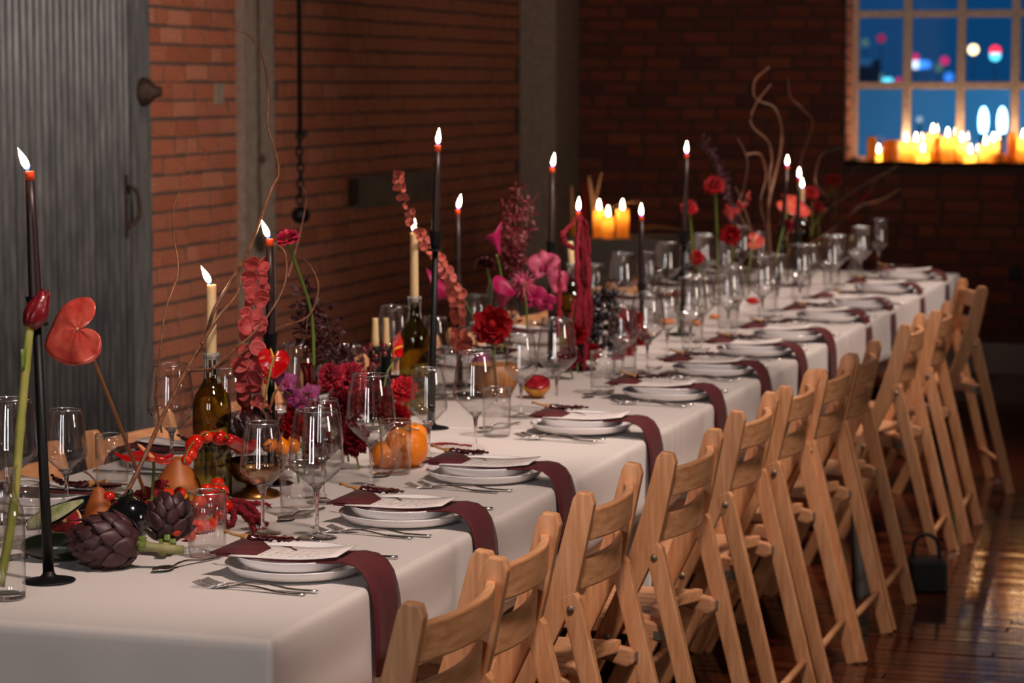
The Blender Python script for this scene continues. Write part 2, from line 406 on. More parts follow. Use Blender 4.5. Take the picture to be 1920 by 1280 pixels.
for c in range(1, 57):
    z = .06 + c * CH; x = -4.2 + (BW / 2 if c % 2 else 0) + random.uniform(-.03, .03)
    while x < XR - .1:
        hf = random.random() < .08; w = BW / 2 if hf else BW
        if x + w < WX0 - .004 or z + .04 < WZ0 - .02 or x > WX1 + .01:
            lit = 0 if (x < WX0 and 1.0 < z < 2.1) else 1 if z < 1.1 else 2
            spots.append((Tm(x + w / 2, YB, z + random.uniform(-.002, .002)), hf, (lit, abs(x + 2.7) + abs(z - 1.6))))
        elif x < WX0 - .03:
            w2 = WX0 - .004 - x
            if w2 > .05: spots.append((Tm(x + w2 / 2, YB, z) @ Matrix.Diagonal((w2 / BW, 1, 1, 1)), False, (0, 0)))
        x += w
spots.sort(key=lambda s: s[2])
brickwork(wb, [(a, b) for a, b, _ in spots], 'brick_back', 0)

p = atx(411, 176, XL + .006); part('paint_patch', G().box((XL + .004, p.y, p.z), (.008, .085, .085)), 'concrete', wl, bevel=.002)
# concrete pilasters and the hanging board on the left wall
yp0, yp1 = atx(456, 300, XL + .03).y, atx(514, 300, XL + .03).y
struct('trim_1', G().box((XL + .0, (yp0 + yp1) / 2, ZC / 2), (.07, yp1 - yp0, ZC)), 'concrete', .004)
yc0 = 13.72; xc1 = aty(1041, 300, yc0).x
struct('trim_2', G().box(((XL - .01 + xc1) / 2, (yc0 + YB) / 2, ZC / 2), (xc1 - XL + .01, YB - yc0, ZC)), 'concrete', .006)
a, b = atx(668, 325, XL + .02), atx(812, 383, XL + .02)
g = G().box((XL + .012, (a.y + b.y) / 2, (atx(740, 325, XL).z + atx(740, 383, XL).z) / 2), (.024, b.y - a.y, atx(740, 325, XL).z - atx(740, 383, XL).z))
t = thing('wall_board', 'plain grey-brown board fixed on the brick wall behind the tall candle', 'board')
part('panel', g, 'plaster', t, bevel=.002)
part('latch', G().box((XL + .03, a.y - .05, atx(666, 358, XL).z), (.03, .05, .12)), 'rust', t, bevel=.003)
# far baseboard
g = G().box(((XL + XR) / 2, YB - .02, .085), (XR - XL - .6, .04, .17))
struct('baseboard_back', g, 'base', .004)
g = G().box((aty(1905, 513, YB).x, YB - .012, aty(1905, 513, YB).z), (.07, .02, .07))
single('wall_outlet', g, 'black_iron', 'small dark outlet box low on the far brick wall under the window', 'outlet', bevel=.004)

# floor boards (strip boards run across the table direction)
bm_ = []
for L in (1.35, 1.9, 2.4):
    g = G().box((0, 0, -.004), (L - .002, .0555, .008)); bm_.append((L, g.mesh('floor_board', 'floor', .0022, 1)))
cnt = 0; rest = G(); y = 4.0; row = 0
rows = []
while y < YB - .05: rows.append(y); y += .0575
boards = []
for i, y in enumerate(rows):
    x = -1.62 - random.choice((0, .4, .8, 1.1))
    while x < 2.6:
        L, me = random.choice(bm_); boards.append((x + L / 2, y + .029, L, me)); x += L
boards.sort(key=lambda b: abs(b[0] + .55) + (0 if 6.3 < b[1] < 11.8 else 3))
for i, (x, y, L, me) in enumerate(boards):
    mw = Tm(x, y, 0) @ Rm('X', random.gauss(0, .005)) @ Rm('Y', random.gauss(0, .0008))
    if i < 300: link('floor_board', me, floor, mw)
    else: rest.box((x, y, -.004), (L - .002, .0555, .008))
part('board_rows', rest, 'floor', floor, kind='stuff')

# window: frame, muntins, panes, sill, jamb bricks
M['frame'] = mat('window_paint', (226, 204, 188), .6, bump=.3, bscale=40, noise=((206, 176, 156), (234, 216, 204)))
M['pane'] = thin_glass('window_glass', (.97, .98, .98), (.8, .85, .85), gain=1.0)
M['jamb'] = mat('jamb_brick', (210, 130, 100), .9, bump=.5, bscale=60, noise=((190, 90, 62), (230, 190, 170)))
win = tag(bpy.data.objects.new('window_1', None), kind='structure'); COL.objects.link(win); win.location = (WX0, YB, WZ0)
ww, wh = WX1 - WX0, WZ1 - WZ0
x0 = aty(1702, 100, YB + .2).x - PW - WX0; zr = aty(1700, 160, YB + .2).z - PH - WZ0
g = G().box((x0 / 2 + .012, .2, wh / 2), (x0 + .024, .05, wh)).box((ww - .02, .2, wh / 2), (.04, .05, wh)).box((ww / 2, .2, wh - .02), (ww, .05, .04)).box((ww / 2, .2, .015), (ww, .05, .03))
part('window_frame', g, 'frame', win, bevel=.004)
for i in range(1, NC): part('muntin', G().box((x0 + i * PW, .2, wh / 2), (.046, .05, wh - .06)), 'frame', win, bevel=.004)
for j in range(1, NR): part('muntin', G().box((ww / 2, .2, j * PH + zr), (ww - .08, .046, .04)), 'frame', win, bevel=.004)
pane = G().box((0, 0, 0), (PW - .03, .004, PH - .026)).mesh('pane', 'pane')
for i in range(NC):
    for j in range(NR): link('pane', pane, win, Tm(x0 + (i + .5) * PW, .205, (j + .5) * PH + zr))
part('window_sill', G().box((ww / 2, .1, -.012), (ww, .2, .024)), 'frame', win, bevel=.004)
for k in range(int(wh / CH)): part('jamb_brick', G().box((.006, .09, k * CH + CH / 2), (.012, .17, CH - .01)), 'jamb', win, bevel=.003)

# galvanised sliding door on the left wall
dx = XL + .12
dy0, dy1 = 6.4, atx(277, 300, dx).y
door = tag(bpy.data.objects.new('door_1', None), kind='structure'); COL.objects.link(door); door.location = (dx, dy1, 0)
PITCHC = .048; n = int((dy1 - dy0 - .18) / PITCHC)
def corr(y0, k):
    P = []
    for z in (.05, 3.2):
        row = []
        for u, h in ((0, 0), (.15, 0), (.22, .003), (.3, .0085), (.36, .0095), (.42, .0085), (.5, .003), (.57, 0), (1, 0)):
            row.append((h + .012, y0 + u * PITCHC, z))
        P.append(row)
    return P
SW = 6                                              # corrugations per sheet
i = 0
while i < n:
    g = G(); m_ = min(SW, n - i)
    P = [[], []]
    for k in range(m_):
        c = corr(-.17 - (i + m_ - k) * PITCHC, k)
        for r in (0, 1): P[r] += c[r] if k == 0 else c[r][1:]
    g.slab(P, .001); part('corrugated_sheet', g, 'metal_sheet', door); i += m_
part('door_core', G().box((-.02, -(dy1 - dy0) / 2, 1.65), (.055, dy1 - dy0, 3.2)), 'rust', door)
g = G().box((.011, -.085, 1.65), (.008, .17, 3.2)); part('edge_sheet', g, 'metal_sheet', door, bevel=.002)
p0, p1 = atx(240, 348, dx + .03), atx(247, 425, dx + .03)
hy, hz0, hz1 = p0.y - dy1, p1.z, p0.z
h = part('door_handle', G().tube(catmull([(.02, hy, hz1), (.05, hy + .004, hz1 - .01), (.06, hy + .02, (hz0 + hz1) / 2 + .04), (.06, hy + .03, (hz0 + hz1) / 2 - .03), (.045, hy + .01, hz0 + .012), (.02, hy, hz0)], 4), .008, 8), 'rust', door)
part('handle_plate', G().box((.02, hy, (hz0 + hz1) / 2), (.006, .03, hz1 - hz0 + .08)), 'rust', h, bevel=.002)
q = atx(283, 172, dx + .05)
g = G().lathe([(.050, 0), (.054, .016), (.048, .04), (.026, .06), (.018, .085)], 16, axis_matrix((.0, q.y - dy1, q.z), (1, .2, 0)))
g.box((.0, q.y - dy1 - .03, q.z), (.02, .1, .06))
part('door_roller', g, 'rust', door)
# chain hoist hanging by the wall
hx = XL + .35; hyy = ypx(568, hx)
t = thing('chain_hoist', 'black rod and chain with a round weight hanging before the brick wall', 'chain', (hx, hyy, 0))
z1, z2, z3 = zpx(568, 250, hx, hyy), zpx(568, 395, hx, hyy), zpx(568, 403, hx, hyy)
part('rod', G().tube([(0, -.005, ZC), (0, -.01, z1)], .010, 8), 'black_iron', t)
part('clamp', G().box((0, .012, z1), (.03, .05, .03)), 'black_iron', t, bevel=.004)
g = G(); k = 0; z = z1 - .01
ring = [(.013 * math.cos(a), 0, .021 * math.sin(a)) for a in [2 * PI * i / 10 for i in range(11)]]
lk = G().tube(ring, .005, 6, cap=False).mesh('chain_link', 'black_iron')
while z > z2 + .02:
    link('chain_link', lk, t, Tm(0, -.012 - .006 * math.sin(k), z) @ Rm('Z', PI / 2 * (k % 2))); z -= .032; k += 1
part('weight', G().ball((0, -.01, z3), (.038, .046, .036), 16, 10), 'black_iron', t)
# ------------------------------------------------------------------ tables and their cloths
TXR, TXL = -1.504, -2.575
TY = [3.572, 5.95, 8.6, 11.47]
def banquet_table(i):
    y0, y1 = TY[i] + .02, TY[i + 1] - .02
    t = thing('banquet_table', 'trestle table under the %s white cloth from the near end' % ('first', 'second', 'third')[i], 'table', ((TXR + TXL) / 2, (y0 + y1) / 2, 0))
    part('tabletop', G().box((0, 0, T - .025), (TXR - TXL - .03, y1 - y0, .036)), 'wood_y', t)
    for sx in (-1, 1):
        for sy in (-1, 1): part('leg', G().box((sx * .22, sy * ((y1 - y0) / 2 - .2), .36), (.04, .04, .72)), 'black_iron', t)
for i in range(3): banquet_table(i)
def tablecloth(i, label):
    y0, y1 = TY[i], TY[i + 1] + (.03 if i < 2 else 0)
    out = .0045 * i; top = T + .0022 * i
    drop = .37
    # perimeter from the far right, round the near end, to the far left
    per = []
    ny, nx = 110, 44
    for k in range(ny + 1): per.append((TXR + out, y1 + (y0 - y1) * k / ny, 1, 0))
    a = per.pop()
    for k in range(5):
        an = PI / 2 * k / 4; r = .012
        per.append((TXR + out - r + r * math.cos(an), y0 - out + r - r * math.sin(an), math.cos(an), -math.sin(an)))
    for k in range(1, nx): per.append((TXR + out + (TXL - TXR - 2 * out) * k / nx, y0 - out, 0, -1))
    for k in range(5):
        an = PI / 2 * k / 4; r = .012
        per.append((TXL - out + r - r * math.sin(an), y0 - out + r - r * math.cos(an), -math.sin(an), -math.cos(an)))
    for k in range(1, ny + 1): per.append((TXL - out, y0 + (y1 - y0) * k / ny, -1, 0))
    prof = [(.0125, 0), (.008, -.001), (.0035, -.0045), (.0008, -.0105), (0, -.02)] + [(0, -.02 - (drop - .02) * q / 14) for q in range(1, 15)]
    P = []
    for (x, y, nx_, ny_) in per:
        row = []
        for ins, dz in prof:
            d = -dz; f = max(0, d - .02) / .35
            wob = f * (.010 * math.sin(y * 9 + x * 7 + i) + .006 * math.sin(y * 23 + x * 31))
            if i and abs(y - y0) < .5 and nx_ > .5:                 # gathered where it starts
                wob += (.5 - abs(y - y0)) * .010 * math.sin(y * 95) * min(1, d / .02) ; dz = dz + (.003 * math.sin(y * 95 + 1) if ins < .02 and abs(y - y0) < .3 else 0)
            push = 0
            if abs(nx_) > .5 and d > .17:                             # the seats push the hem under the table
                s = min(1, (d - .17) / .14); push = .17 * s * s * (3 - 2 * s) * (min(1, max(0, (y - 3.62) / .18)) if i == 0 else 1)
            o = -ins + wob - push
            row.append((x + nx_ * o, y + ny_ * o, top + dz))
        P.append(row)
    g = G(); g.grid(P)
    inner = [r[0] for r in P]; n = len(inner); Q = []
    for k in range(ny): Q.append([tuple(Vector(inner[k]).lerp(Vector(inner[n - 1 - k]), j / 12)) for j in range(13)])
    Q.append([tuple(Vector((TXR + out - .0125, y0 - out + .0125, top)).lerp(Vector((TXL - out + .0125, y0 - out + .0125, top)), j / 12)) for j in range(13)])
    g.grid(Q)
    o = single('tablecloth', g, 'cloth', label, 'tablecloth')
    return o
tablecloth(0, 'white tablecloth draped over the near end of the long table')
tablecloth(1, 'white tablecloth with a gathered edge over the middle of the long table')
tablecloth(2, 'white tablecloth over the far end of the long table')

# ------------------------------------------------------------------ folding chairs
def sweep_box(pts, wid, thick, y0):
    """a board following pts (x,z) in the x-z plane; wid per point across the path, thick along y"""
    n = len(pts); vs = []; fs = []
    for i, (x, z) in enumerate(pts):
        a = Vector(pts[max(i - 1, 0)]); b = Vector(pts[min(i + 1, n - 1)]); t = (b - a).normalized(); nn = Vector((-t.y, t.x)) * wid[i] / 2
        for s in (1, -1):
            for yy in (-thick / 2, thick / 2): vs.append((x + s * nn.x, y0 + yy, z + s * nn.y))
    for i in range(n - 1):
        a, b = i * 4, i * 4 + 4
        fs += [(a, a + 1, b + 1, b), (a + 2, b + 2, b + 3, a + 3), (a, b, b + 2, a + 2), (a + 1, a + 3, b + 3, b + 1)]
    fs += [(0, 2, 3, 1), (4 * n - 4, 4 * n - 3, 4 * n - 1, 4 * n - 2)]
    return G().add(vs, fs, False)
def make_chair():
    t = thing('folding_chair', '', 'chair')
    for s in (-1, 1):
        pts = [(.006, .812), (.004, .795), (-.026, .665), (-.044, .60), (-.085, .50), (-.32, .0)]
        part('post', sweep_box(pts, [.026, .044, .052, .056, .044, .038], .024, s * .198), 'wood', t, bevel=.004)
        pts = [(-.028, .612), (-.022, .60), (.118, .035), (.128, .0)]
        part('leg', sweep_box(pts, [.03, .04, .036, .036], .024, s * .1985), 'wood', t, bevel=.004)
        part('seat_rail', sweep_box([(.016, .408), (.004, .408), (-.06, .422), (-.345, .428)], [.022, .04, .036, .03], .022, s * .170), 'wood_x', t, bevel=.005)
        for (x, z) in ((-.020, .584), (-.125, .405)):
            part('bolt', G().lathe([(.0075, 0), (.0075, .003), (.005, .005), (0, .0055)], 12, axis_matrix((x, s * .2105, z), (0, s, 0))), 'bolt', t)
        g = G().box((-.004, s * .1815, .408), (.05, .003, .02))
        part('hinge_plate', g, 'bolt', t, bevel=.0012)
        part('seat_cap', G().lathe([(.017, 0), (.017, .012), (.013, .018), (0, .019)], 12, axis_matrix((.03, s * .19, .395), (0, s, 0))), 'wood_x', t)
    for (zc, hh, xc) in ((.742, .062, -.008), (.642, .06, -.030)):
        P = []
        for side in (0, 1):
            pass
        g = G(); n = 14; ring = []
        for i in range(n + 1):
            u = -1 + 2 * i / n; y = u * .187; bx = xc + .034 * (1 - u * u); th = .009
            ring.append([(bx + th, y, zc - hh / 2), (bx + th + .004, y, zc + hh / 2), (bx - th + .004, y, zc + hh / 2), (bx - th, y, zc - hh / 2)])
        vs = [p for r in ring for p in r]; fs = []
        for i in range(n):
            a = i * 4
            for k in range(4): fs.append((a + k, a + (k + 1) % 4, a + 4 + (k + 1) % 4, a + 4 + k))
        fs += [(0, 3, 2, 1), (n * 4, n * 4 + 1, n * 4 + 2, n * 4 + 3)]
        g.add(vs, fs, False); part('back_rail', g, 'wood_y', t, bevel=.004)
    for k in range(7):
        y = -.138 + k * .046
        part('slat', G().box((-.185, y, .440), (.29, .040, .011)), 'wood_x', t, bevel=.003)
    part('front_rail', G().box((-.335, 0, .432), (.04, .345, .022)), 'wood_y', t, bevel=.004)
    g = G(); ring = []; n = 12
    for i in range(n + 1):
        u = -1 + 2 * i / n; y = u * .168; bx = -.022 - .045 * (1 - u * u)
        ring.append([(bx + .011, y, .418), (bx + .011, y, .446), (bx - .011, y, .446), (bx - .011, y, .418)])
    vs = [p for r in ring for p in r]; fs = [(i * 4 + k, i * 4 + (k + 1) % 4, i * 4 + 4 + (k + 1) % 4, i * 4 + 4 + k) for i in range(n) for k in range(4)] + [(0, 3, 2, 1), (n * 4, n * 4 + 1, n * 4 + 2, n * 4 + 3)]
    part('back_seat_rail', g.add(vs, fs, False), 'wood_y', t, bevel=.004)
    part('stretcher', G().tube([(.098, -.19, .118), (.098, .19, .118)], .0095, 10), 'wood_y', t)
    part('stretcher', G().tube([(-.262, -.19, .13), (-.262, .19, .13)], .0095, 10), 'wood_y', t)
    return freeze(t)
chair0 = make_chair(); cu = []
CH_R = [(-1.285, 3.80, -.02), (-1.322, 4.248, 0), (-1.330, 4.89, .02), (-1.298, 5.46, -.03), (-1.31, 6.18, 0), (-1.302, 6.715, .01), (-1.28, 7.13, -.02), (-1.272, 7.565, 0), (-1.268, 8.52, .02), (-1.245, 9.05, .03), (-1.28, 10.15, .32)]
for i, (x, y, r) in enumerate(CH_R):
    place(chair0, cu, (x, y, 0), rz=r, label='wooden folding chair, %s from the near end on the open floor side' % ORD[i + 1], group='folding chairs on the open floor side')
for i, y in enumerate((4.22, 4.82, 5.40, 6.05, 6.72, 7.35, 7.95, 8.6, 9.3, 9.9)):
    place(chair0, cu, (-2.625, y, 0), rz=PI + random.uniform(-.02, .02), label='wooden folding chair pushed in, %s from the near end along the brick wall side' % ORD[i + 1], group='folding chairs on the brick wall side')

# ------------------------------------------------------------------ place settings
def plate_profile(R, h, foot):
    return [(0, .003), (foot * .9, .003), (foot, 0), (foot + .003, .0005), (R * .80, .003), (R * .90, h * .28), (R * .965, h * .62), (R, h - .0015), (R + .0006, h), (R - .0005, h + .0012), (R - .0034, h + .0006), (R * .93, h * .68), (R * .86, h * .40), (R * .76, h * .26), (0, h * .22)]
dinner0 = single('dinner_plate', G().lathe(plate_profile(.126, .021, .085), 56), 'china', '', 'plate')
salad0 = single('salad_plate', G().lathe(plate_profile(.106, .022, .07), 52), 'china', '', 'plate')
def make_napkin():
    t = thing('napkin', '', 'napkin')
    path = [(-.122, .0435), (-.10, .042), (-.05, .041), (0, .041), (.05, .041), (.09, .043), (.115, .0445), (.138, .040), (.155, .029), (.167, .012), (.1735, -.008), (.178, -.03), (.180, -.06), (.181, -.10), (.182, -.15)]
    P = []
    for i, (x, z) in enumerate(path):
        w = .056 + .007 * max(0, (x - .1) / .08); sh = -.012 * max(0, (x - .05) / .13)
        P.append([(x, sh + w * (-1 + 2 * j / 6), z + .0012 * math.sin(j * 2.1 + i)) for j in range(7)])
    part('cloth_strip', G().slab(P, .0035), 'napkin', t)
    P = [[(-.122 + .006 * j, -.05 + .02 * j + 0, .047 + .001 * j) for j in range(6)]]
    # folded corner that points up beyond the plate
    tri = [[(-.134, -.058, .046), (-.12, -.01, .052), (-.098, .05, .062)], [(-.095, -.052, .047), (-.085, -.01, .049), (-.072, .038, .052)], [(-.05, -.045, .0455), (-.048, -.015, .0455), (-.046, .012, .0455)]]
    part('folded_corner', G().slab(tri, .003), 'napkin', t)
    return freeze(t)
def make_card():
    t = thing('menu_card', '', 'card')
    P = [[(x, y, .0475 + .010 * max(0, (x - .03) / .09) ** 1.5 + .04 * y) for y in (-.048, -.016, .016, .048)] for x in [-.085 + .2 * k / 9 for k in range(10)]]
    part('card_sheet', G().slab(P, .0012), 'card', t)
    g = G(); r = random.Random(3)
    for row in range(3):
        x = -.062
        while x < .088:
            w = r.choice((.004, .007, .011, .016)); y = -.03 + row * .02 + r.uniform(-.001, .001)
            z = .0479 + .010 * max(0, (x - .03) / .09) ** 1.5 + .04 * y
            s = [[(x, y - .0028, z - .0003), (x + .0012, y - .0028, z - .0003)], [(x + w * .7, y + .0028, z + .0004), (x + w * .7 + .0012, y + .0028, z + .0004)]]
            g.slab(s, .0002); x += w + r.choice((.004, .008))
    part('print', g, 'ink', t)
    return freeze(t)
def make_chilli():
    t = thing('dried_chilli', '', 'chilli'); P = []; R = []; r = random.Random(5)
    for k in range(26):
        u = k / 25; P.append((-.055 + .115 * u, .018 + .018 * math.sin(u * 3.0) - .03 * u * u, .006 + .010 * u ** 3 + .0015 * r.uniform(-1, 1)))
        R.append((.0118 * (1 - u * .75) + .0026 * r.uniform(-1, 1)) * min(1, .6 + u * 5))
    g = G().tube(P, R, 10, flat=.6); part('pod', g, 'chilli', t)
    g = G().tube(catmull([(-.056, .018, .006), (-.066, .016, .010), (-.080, .013, .013), (-.095, .016, .017), (-.098, .022, .013)], 4), [.0055] * 4 + [.0028] * 13, 8)
    g.lathe([(.0085, 0), (.007, .006), (.004, .010)], 9, axis_matrix((-.053, .018, .006), (-1, -.15, .2)))
    part('stalk', g, 'stalk', t)
    return freeze(t)
def spoon_head(g, x, L, W, z):
    P = []
    for i in range(9):
        u = i / 8; w = W * math.sin(PI * min(1, .08 + u * .92)) ** .7 if u < 1 else .002; row = []
        for j in range(7):
            q = -1 + 2 * j / 6; row.append((x - L * u, w * q, z - .0055 * (1 - q * q) * math.sin(PI * u) + .002))
        P.append(row)
    g.slab(P, .0013)
def handle(g, x0, x1, z):
    P = []
    n = 14
    for i in range(n + 1):
        u = i / n; w = .0028 + .0032 * u ** 1.6; zz = z + .010 * math.sin(PI * min(1, u * 1.5)) * (1 - u) + .0035
        if u > .96: w *= .75
        P.append([(x0 + (x1 - x0) * u, -w, zz), (x0 + (x1 - x0) * u, 0, zz + .001), (x0 + (x1 - x0) * u, w, zz)])
    g.slab(P, .0022)
def make_fork():
    t = thing('fork', '', 'fork'); g = G(); handle(g, -.06, .09, 0); part('handle', g, 'steel', t)
    g = G(); P = []
    for i in range(6):
        u = i / 5; w = .0035 + .0085 * math.sin(PI / 2 * u); P.append([(-.058 - .028 * u, w * q, .006 - .005 * u) for q in (-1, -.33, .33, 1)])
    g.slab(P, .0014)
    for k in range(4):
        y = -.0105 + .007 * k; g.slab([[(-.085 - .036 * q, y - .0012, .0012 + .008 * q * q), (-.085 - .036 * q, y + .0012, .0012 + .008 * q * q)] for q in (0, .33, .66, 1)], .0012)
    part('tines', g, 'steel', t); return freeze(t)
def make_spoon():
    t = thing('dessert_spoon', '', 'spoon'); g = G(); handle(g, -.045, .085, 0); part('handle', g, 'steel', t)
    g = G(); spoon_head(g, -.042, .05, .0165, .004); part('bowl', g, 'steel', t); return freeze(t)
def make_knife():
    t = thing('table_knife', '', 'knife'); g = G(); P = []
    for i in range(9):
        u = i / 8; w = .0045 + .0025 * u; P.append([(.0 + .1 * u, -w, .0055), (.1 * u, 0, .0068), (.1 * u, w, .0055)])
    g.slab(P, .005); part('handle', g, 'steel', t)
    P = []
    for i in range(9):
        u = i / 8; w = .009 * (1 - u ** 6 * .9); P.append([(-.12 * u, -.006, .0035), (-.12 * u, -.006 + w * 1.7, .0025)])
    part('blade', G().slab(P, .0012), 'steel', t); return freeze(t)
def make_wineglass(name, Hh, rim, wide, zwide, zbot, foot):
    t = thing(name, '', 'glass')
    bowl = [(.0062, zbot), (.012, zbot + .004), (wide * .55, zbot + (zwide - zbot) * .38), (wide * .84, zbot + (zwide - zbot) * .72), (wide * .96, zwide - .004), (wide, zwide + .004), (wide * .985, zwide + .012), (wide * .94, zwide + (Hh - zwide) * .35), (wide * .5 + rim * .5, zwide + (Hh - zwide) * .66), (rim, Hh)]
    def smooth(pr):
        return [(max(0, q.x), q.y) for q in [Vector((a.x, a.y)) for a in catmull([(r, z, 0) for r, z in pr], 3)]]
    sm = smooth(bowl); inn = [(max(.002, r - .0011 - (.0016 if i < 5 else 0)), z + (.0022 if i < 4 else .0008 if i < 9 else 0)) for i, (r, z) in enumerate(sm)]
    g = G().open_lathe(sm + inn[::-1] + [(0, inn[0][1])], 36); a = [(rim - .0005 + .0010 * math.cos(q), Hh + .0010 * math.sin(q)) for q in [2 * PI * k / 8 for k in range(9)]]
    part('bowl', g, 'glass', t); part('rim', G().open_lathe(a, 36), 'glass_rim', t)
    st = [(0, .008), (.008, .009), (.0046, .016), (.0036, .03), (.0034, zbot * .6), (.0044, zbot * .84), (.0066, zbot * .95), (.0105, zbot + .0022), (.0155, zbot + .0062), (.010, zbot + .0052), (.004, zbot + .004), (0, zbot + .0038)]
    part('stem', G().lathe(st, 20), 'glass_solid', t)
    part('foot', G().open_lathe([(.0, .0005), (foot, .0005), (foot + .0007, .0014), (foot, .0022), (foot * .6, .004), (.012, .0075), (.008, .010)], 30), 'glass_base', t)
    return freeze(t)
def make_tumbler():
    t = thing('tumbler', '', 'glass'); r = .0345; h = .118
    g = G().open_lathe([(r * .955, .010), (r * .97, .014), (r * .985, .04), (r, .08), (r, h), (r - .0013, h), (r - .0013, .08), (r * .985 - .0013, .04), (r * .96 - .0016, .020), (r * .5, .0185), (0, .0195)], 32); a = [(r - .0006 + .001 * math.cos(q), h + .001 * math.sin(q)) for q in [2 * PI * k / 8 for k in range(9)]]
    part('wall', g, 'glass', t); part('rim', G().open_lathe(a, 32), 'glass_rim', t)
    part('base', G().open_lathe([(0, .003), (r * .6, .002), (r * .8, .0), (r * .91, .001), (r * .955, .010)], 32), 'glass_base', t)
    return freeze(t)
napkin0, card0, chilli0, fork0, spoon0, knife0 = make_napkin(), make_card(), make_chilli(), make_fork(), make_spoon(), make_knife()
big0 = make_wineglass('wine_glass', .243, .0385, .0525, .142, .097, .037)
small0 = make_wineglass('wine_glass', .2125, .031, .0425, .123, .086, .034)
tumbler0 = make_tumbler()
KIDS[dinner0.name] = []; KIDS[salad0.name] = []
used = {k: [] for k in 'dinner salad napkin card chilli fork spoon knife big small tumbler'.split()}
R_ = random.Random(21)
RIGHT = [  # plate x, plate y, tumbler, small glass, large glass (measured on the cloth)
    (-1.672, 4.09, (-1.886, 4.185), (-1.881, 4.43), (-1.765, 4.415)),
    (-1.675, 4.645, (-1.892, 4.63), (-1.905, 4.80), (-1.872, 4.99)),
    (-1.69, 5.20, (-1.897, 5.21), (-1.885, 5.395), (-1.805, 5.49)),
    (-1.69, 5.97, (-1.868, 5.845), (-1.905, 6.165), (-1.845, 6.28)),
    (-1.645, 6.675, (-1.838, 6.70), (-1.87, 7.03), (-1.83, 7.16)),
    (-1.655, 7.28, (-1.90, 7.17), (-1.885, 7.62), (-1.84, 7.74)),
    (-1.65, 7.835, (-1.88, 7.93), (-1.90, 8.16), (-1.84, 8.28)),
    (-1.64, 8.335, (-1.88, 8.45), (-1.89, 8.66), (-1.83, 8.78)),
    (-1.635, 9.05, (-1.88, 9.10), (-1.89, 9.34), (-1.83, 9.47)),
    (-1.62, 9.60, (-1.87, 9.68), (-1.88, 9.93), (-1.82, 10.05)),
    (-1.65, 10.35, (-1.88, 10.40), (-1.89, 10.62), (-1.82, 10.74)),
    (-1.67, 11.08, (-1.89, 11.02), (-1.90, 11.22), (-1.84, 11.34))]
LEFT = [(-2.41, 4.00), (-2.41, 4.58), (-2.41, 5.2), (-2.41, 5.8), (-2.41, 6.5), (-2.41, 7.3), (-2.41, 8.0), (-2.41, 8.7), (-2.41, 9.35), (-2.41, 10.0), (-2.41, 10.7)]
def setting(i, x, y, side, tum, sm, bg_):
    s = 1 if side == 'r' else -1; rz = 0 if side == 'r' else PI
    at = '%s place from the near end, %s side' % (ORD[i + 1], 'chair-row' if side == 'r' else 'brick-wall')
    gp = ' along the open floor side' if side == 'r' else ' along the brick wall side'
    j = lambda a: R_.uniform(-a, a)
    def put(k, first, what, grp, loc, dz=0, r=0):
        place(first, used[k], (x + s * loc[0], y + s * loc[1], T + .0046 + dz if TY[1] < y else T + dz), rz=rz + r, label=what + ', ' + at, group=grp + gp)
    put('dinner', dinner0, 'large white lower plate', 'dinner plates', (0, 0))
    put('salad', salad0, 'smaller white upper plate', 'salad plates', (.0 + j(.004), j(.004)), .0128)
    jr = j(.03)
    xe = (TXR if side == 'r' else TXL)
    off = abs(xe - x) - .166                     # keep the fall of the napkin just outside the cloth
    put('napkin', napkin0, 'maroon napkin over the table edge', 'maroon napkins', (off, -.022 * s * s + j(.004)), -.003, 0)
    put('card', card0, 'white printed menu card', 'menu cards', (off - .012, -.034), -.006, jr)
    put('chilli', chilli0, 'shrivelled dark red chilli', 'dried chillies', (-.040 + j(.012), -.012 + j(.006)), .0475, -.12 + j(.12))
    put('fork', fork0, 'outer steel fork', 'forks', (.0 + j(.008), -.178 + j(.004)), 0, -.10 + j(.04))
    put('fork', fork0, 'inner steel fork', 'forks', (.018 + j(.006), -.157 + j(.004)), .002, -.06 + j(.03))
    put('knife', knife0, 'steel knife', 'knives', (.03 + j(.008), .165), 0, .03 + j(.03))
    put('spoon', spoon0, 'steel dessert spoon', 'dessert spoons', (-.205 + j(.01), .01 + j(.012)), 0, PI / 2 - .2 + j(.1))
    def stand(k, first, what, grp, p):
        place(first, used[k], (p[0], p[1], T + (.0046 if p[1] > TY[1] else 0)), rz=R_.uniform(0, 6), label=what + ', ' + at, group=grp + gp)
    stand('tumbler', tumbler0, 'straight clear tumbler', 'tumblers', tum)
    stand('small', small0, 'empty small wine glass', 'small wine glasses', sm)
    stand('big', big0, 'empty large wine glass', 'large wine glasses', bg_)
for i, (x, y, a, b, c) in enumerate(RIGHT): setting(i, x, y, 'r', a, b, c)
LG = {0: ((-2.22, 3.86), (-2.2, 4.17), (-2.30, 4.0)), 1: ((-2.385, 4.815), (-2.345, 4.51), (-2.42, 4.42)),
      2: ((-2.22, 5.0), (-2.30, 5.28), (-2.36, 5.06)), 3: ((-2.24, 5.75), (-2.23, 5.86), (-2.32, 5.63))}
LG = {1: ((-2.385, 4.815), None, None), 2: ((-2.30, 5.42), None, None)}
def rim_spot(px, py, hgt, x):                       # where a glass of that height stands if its rim is seen at px, py
    p = atz(px, py, T + hgt); return (p.x, p.y)
left_px = {1: ((20, 747), (122, 767)), 2: ((320, 683), (428, 693)), 3: ((560, 644), None), 4: ((741, 577), (815, 597)), 5: ((940, 529), (893, 555)), 6: ((1168, 476), (1115, 497)), 7: ((1250, 456), (1215, 475)), 8: ((1318, 440), (1290, 455))}
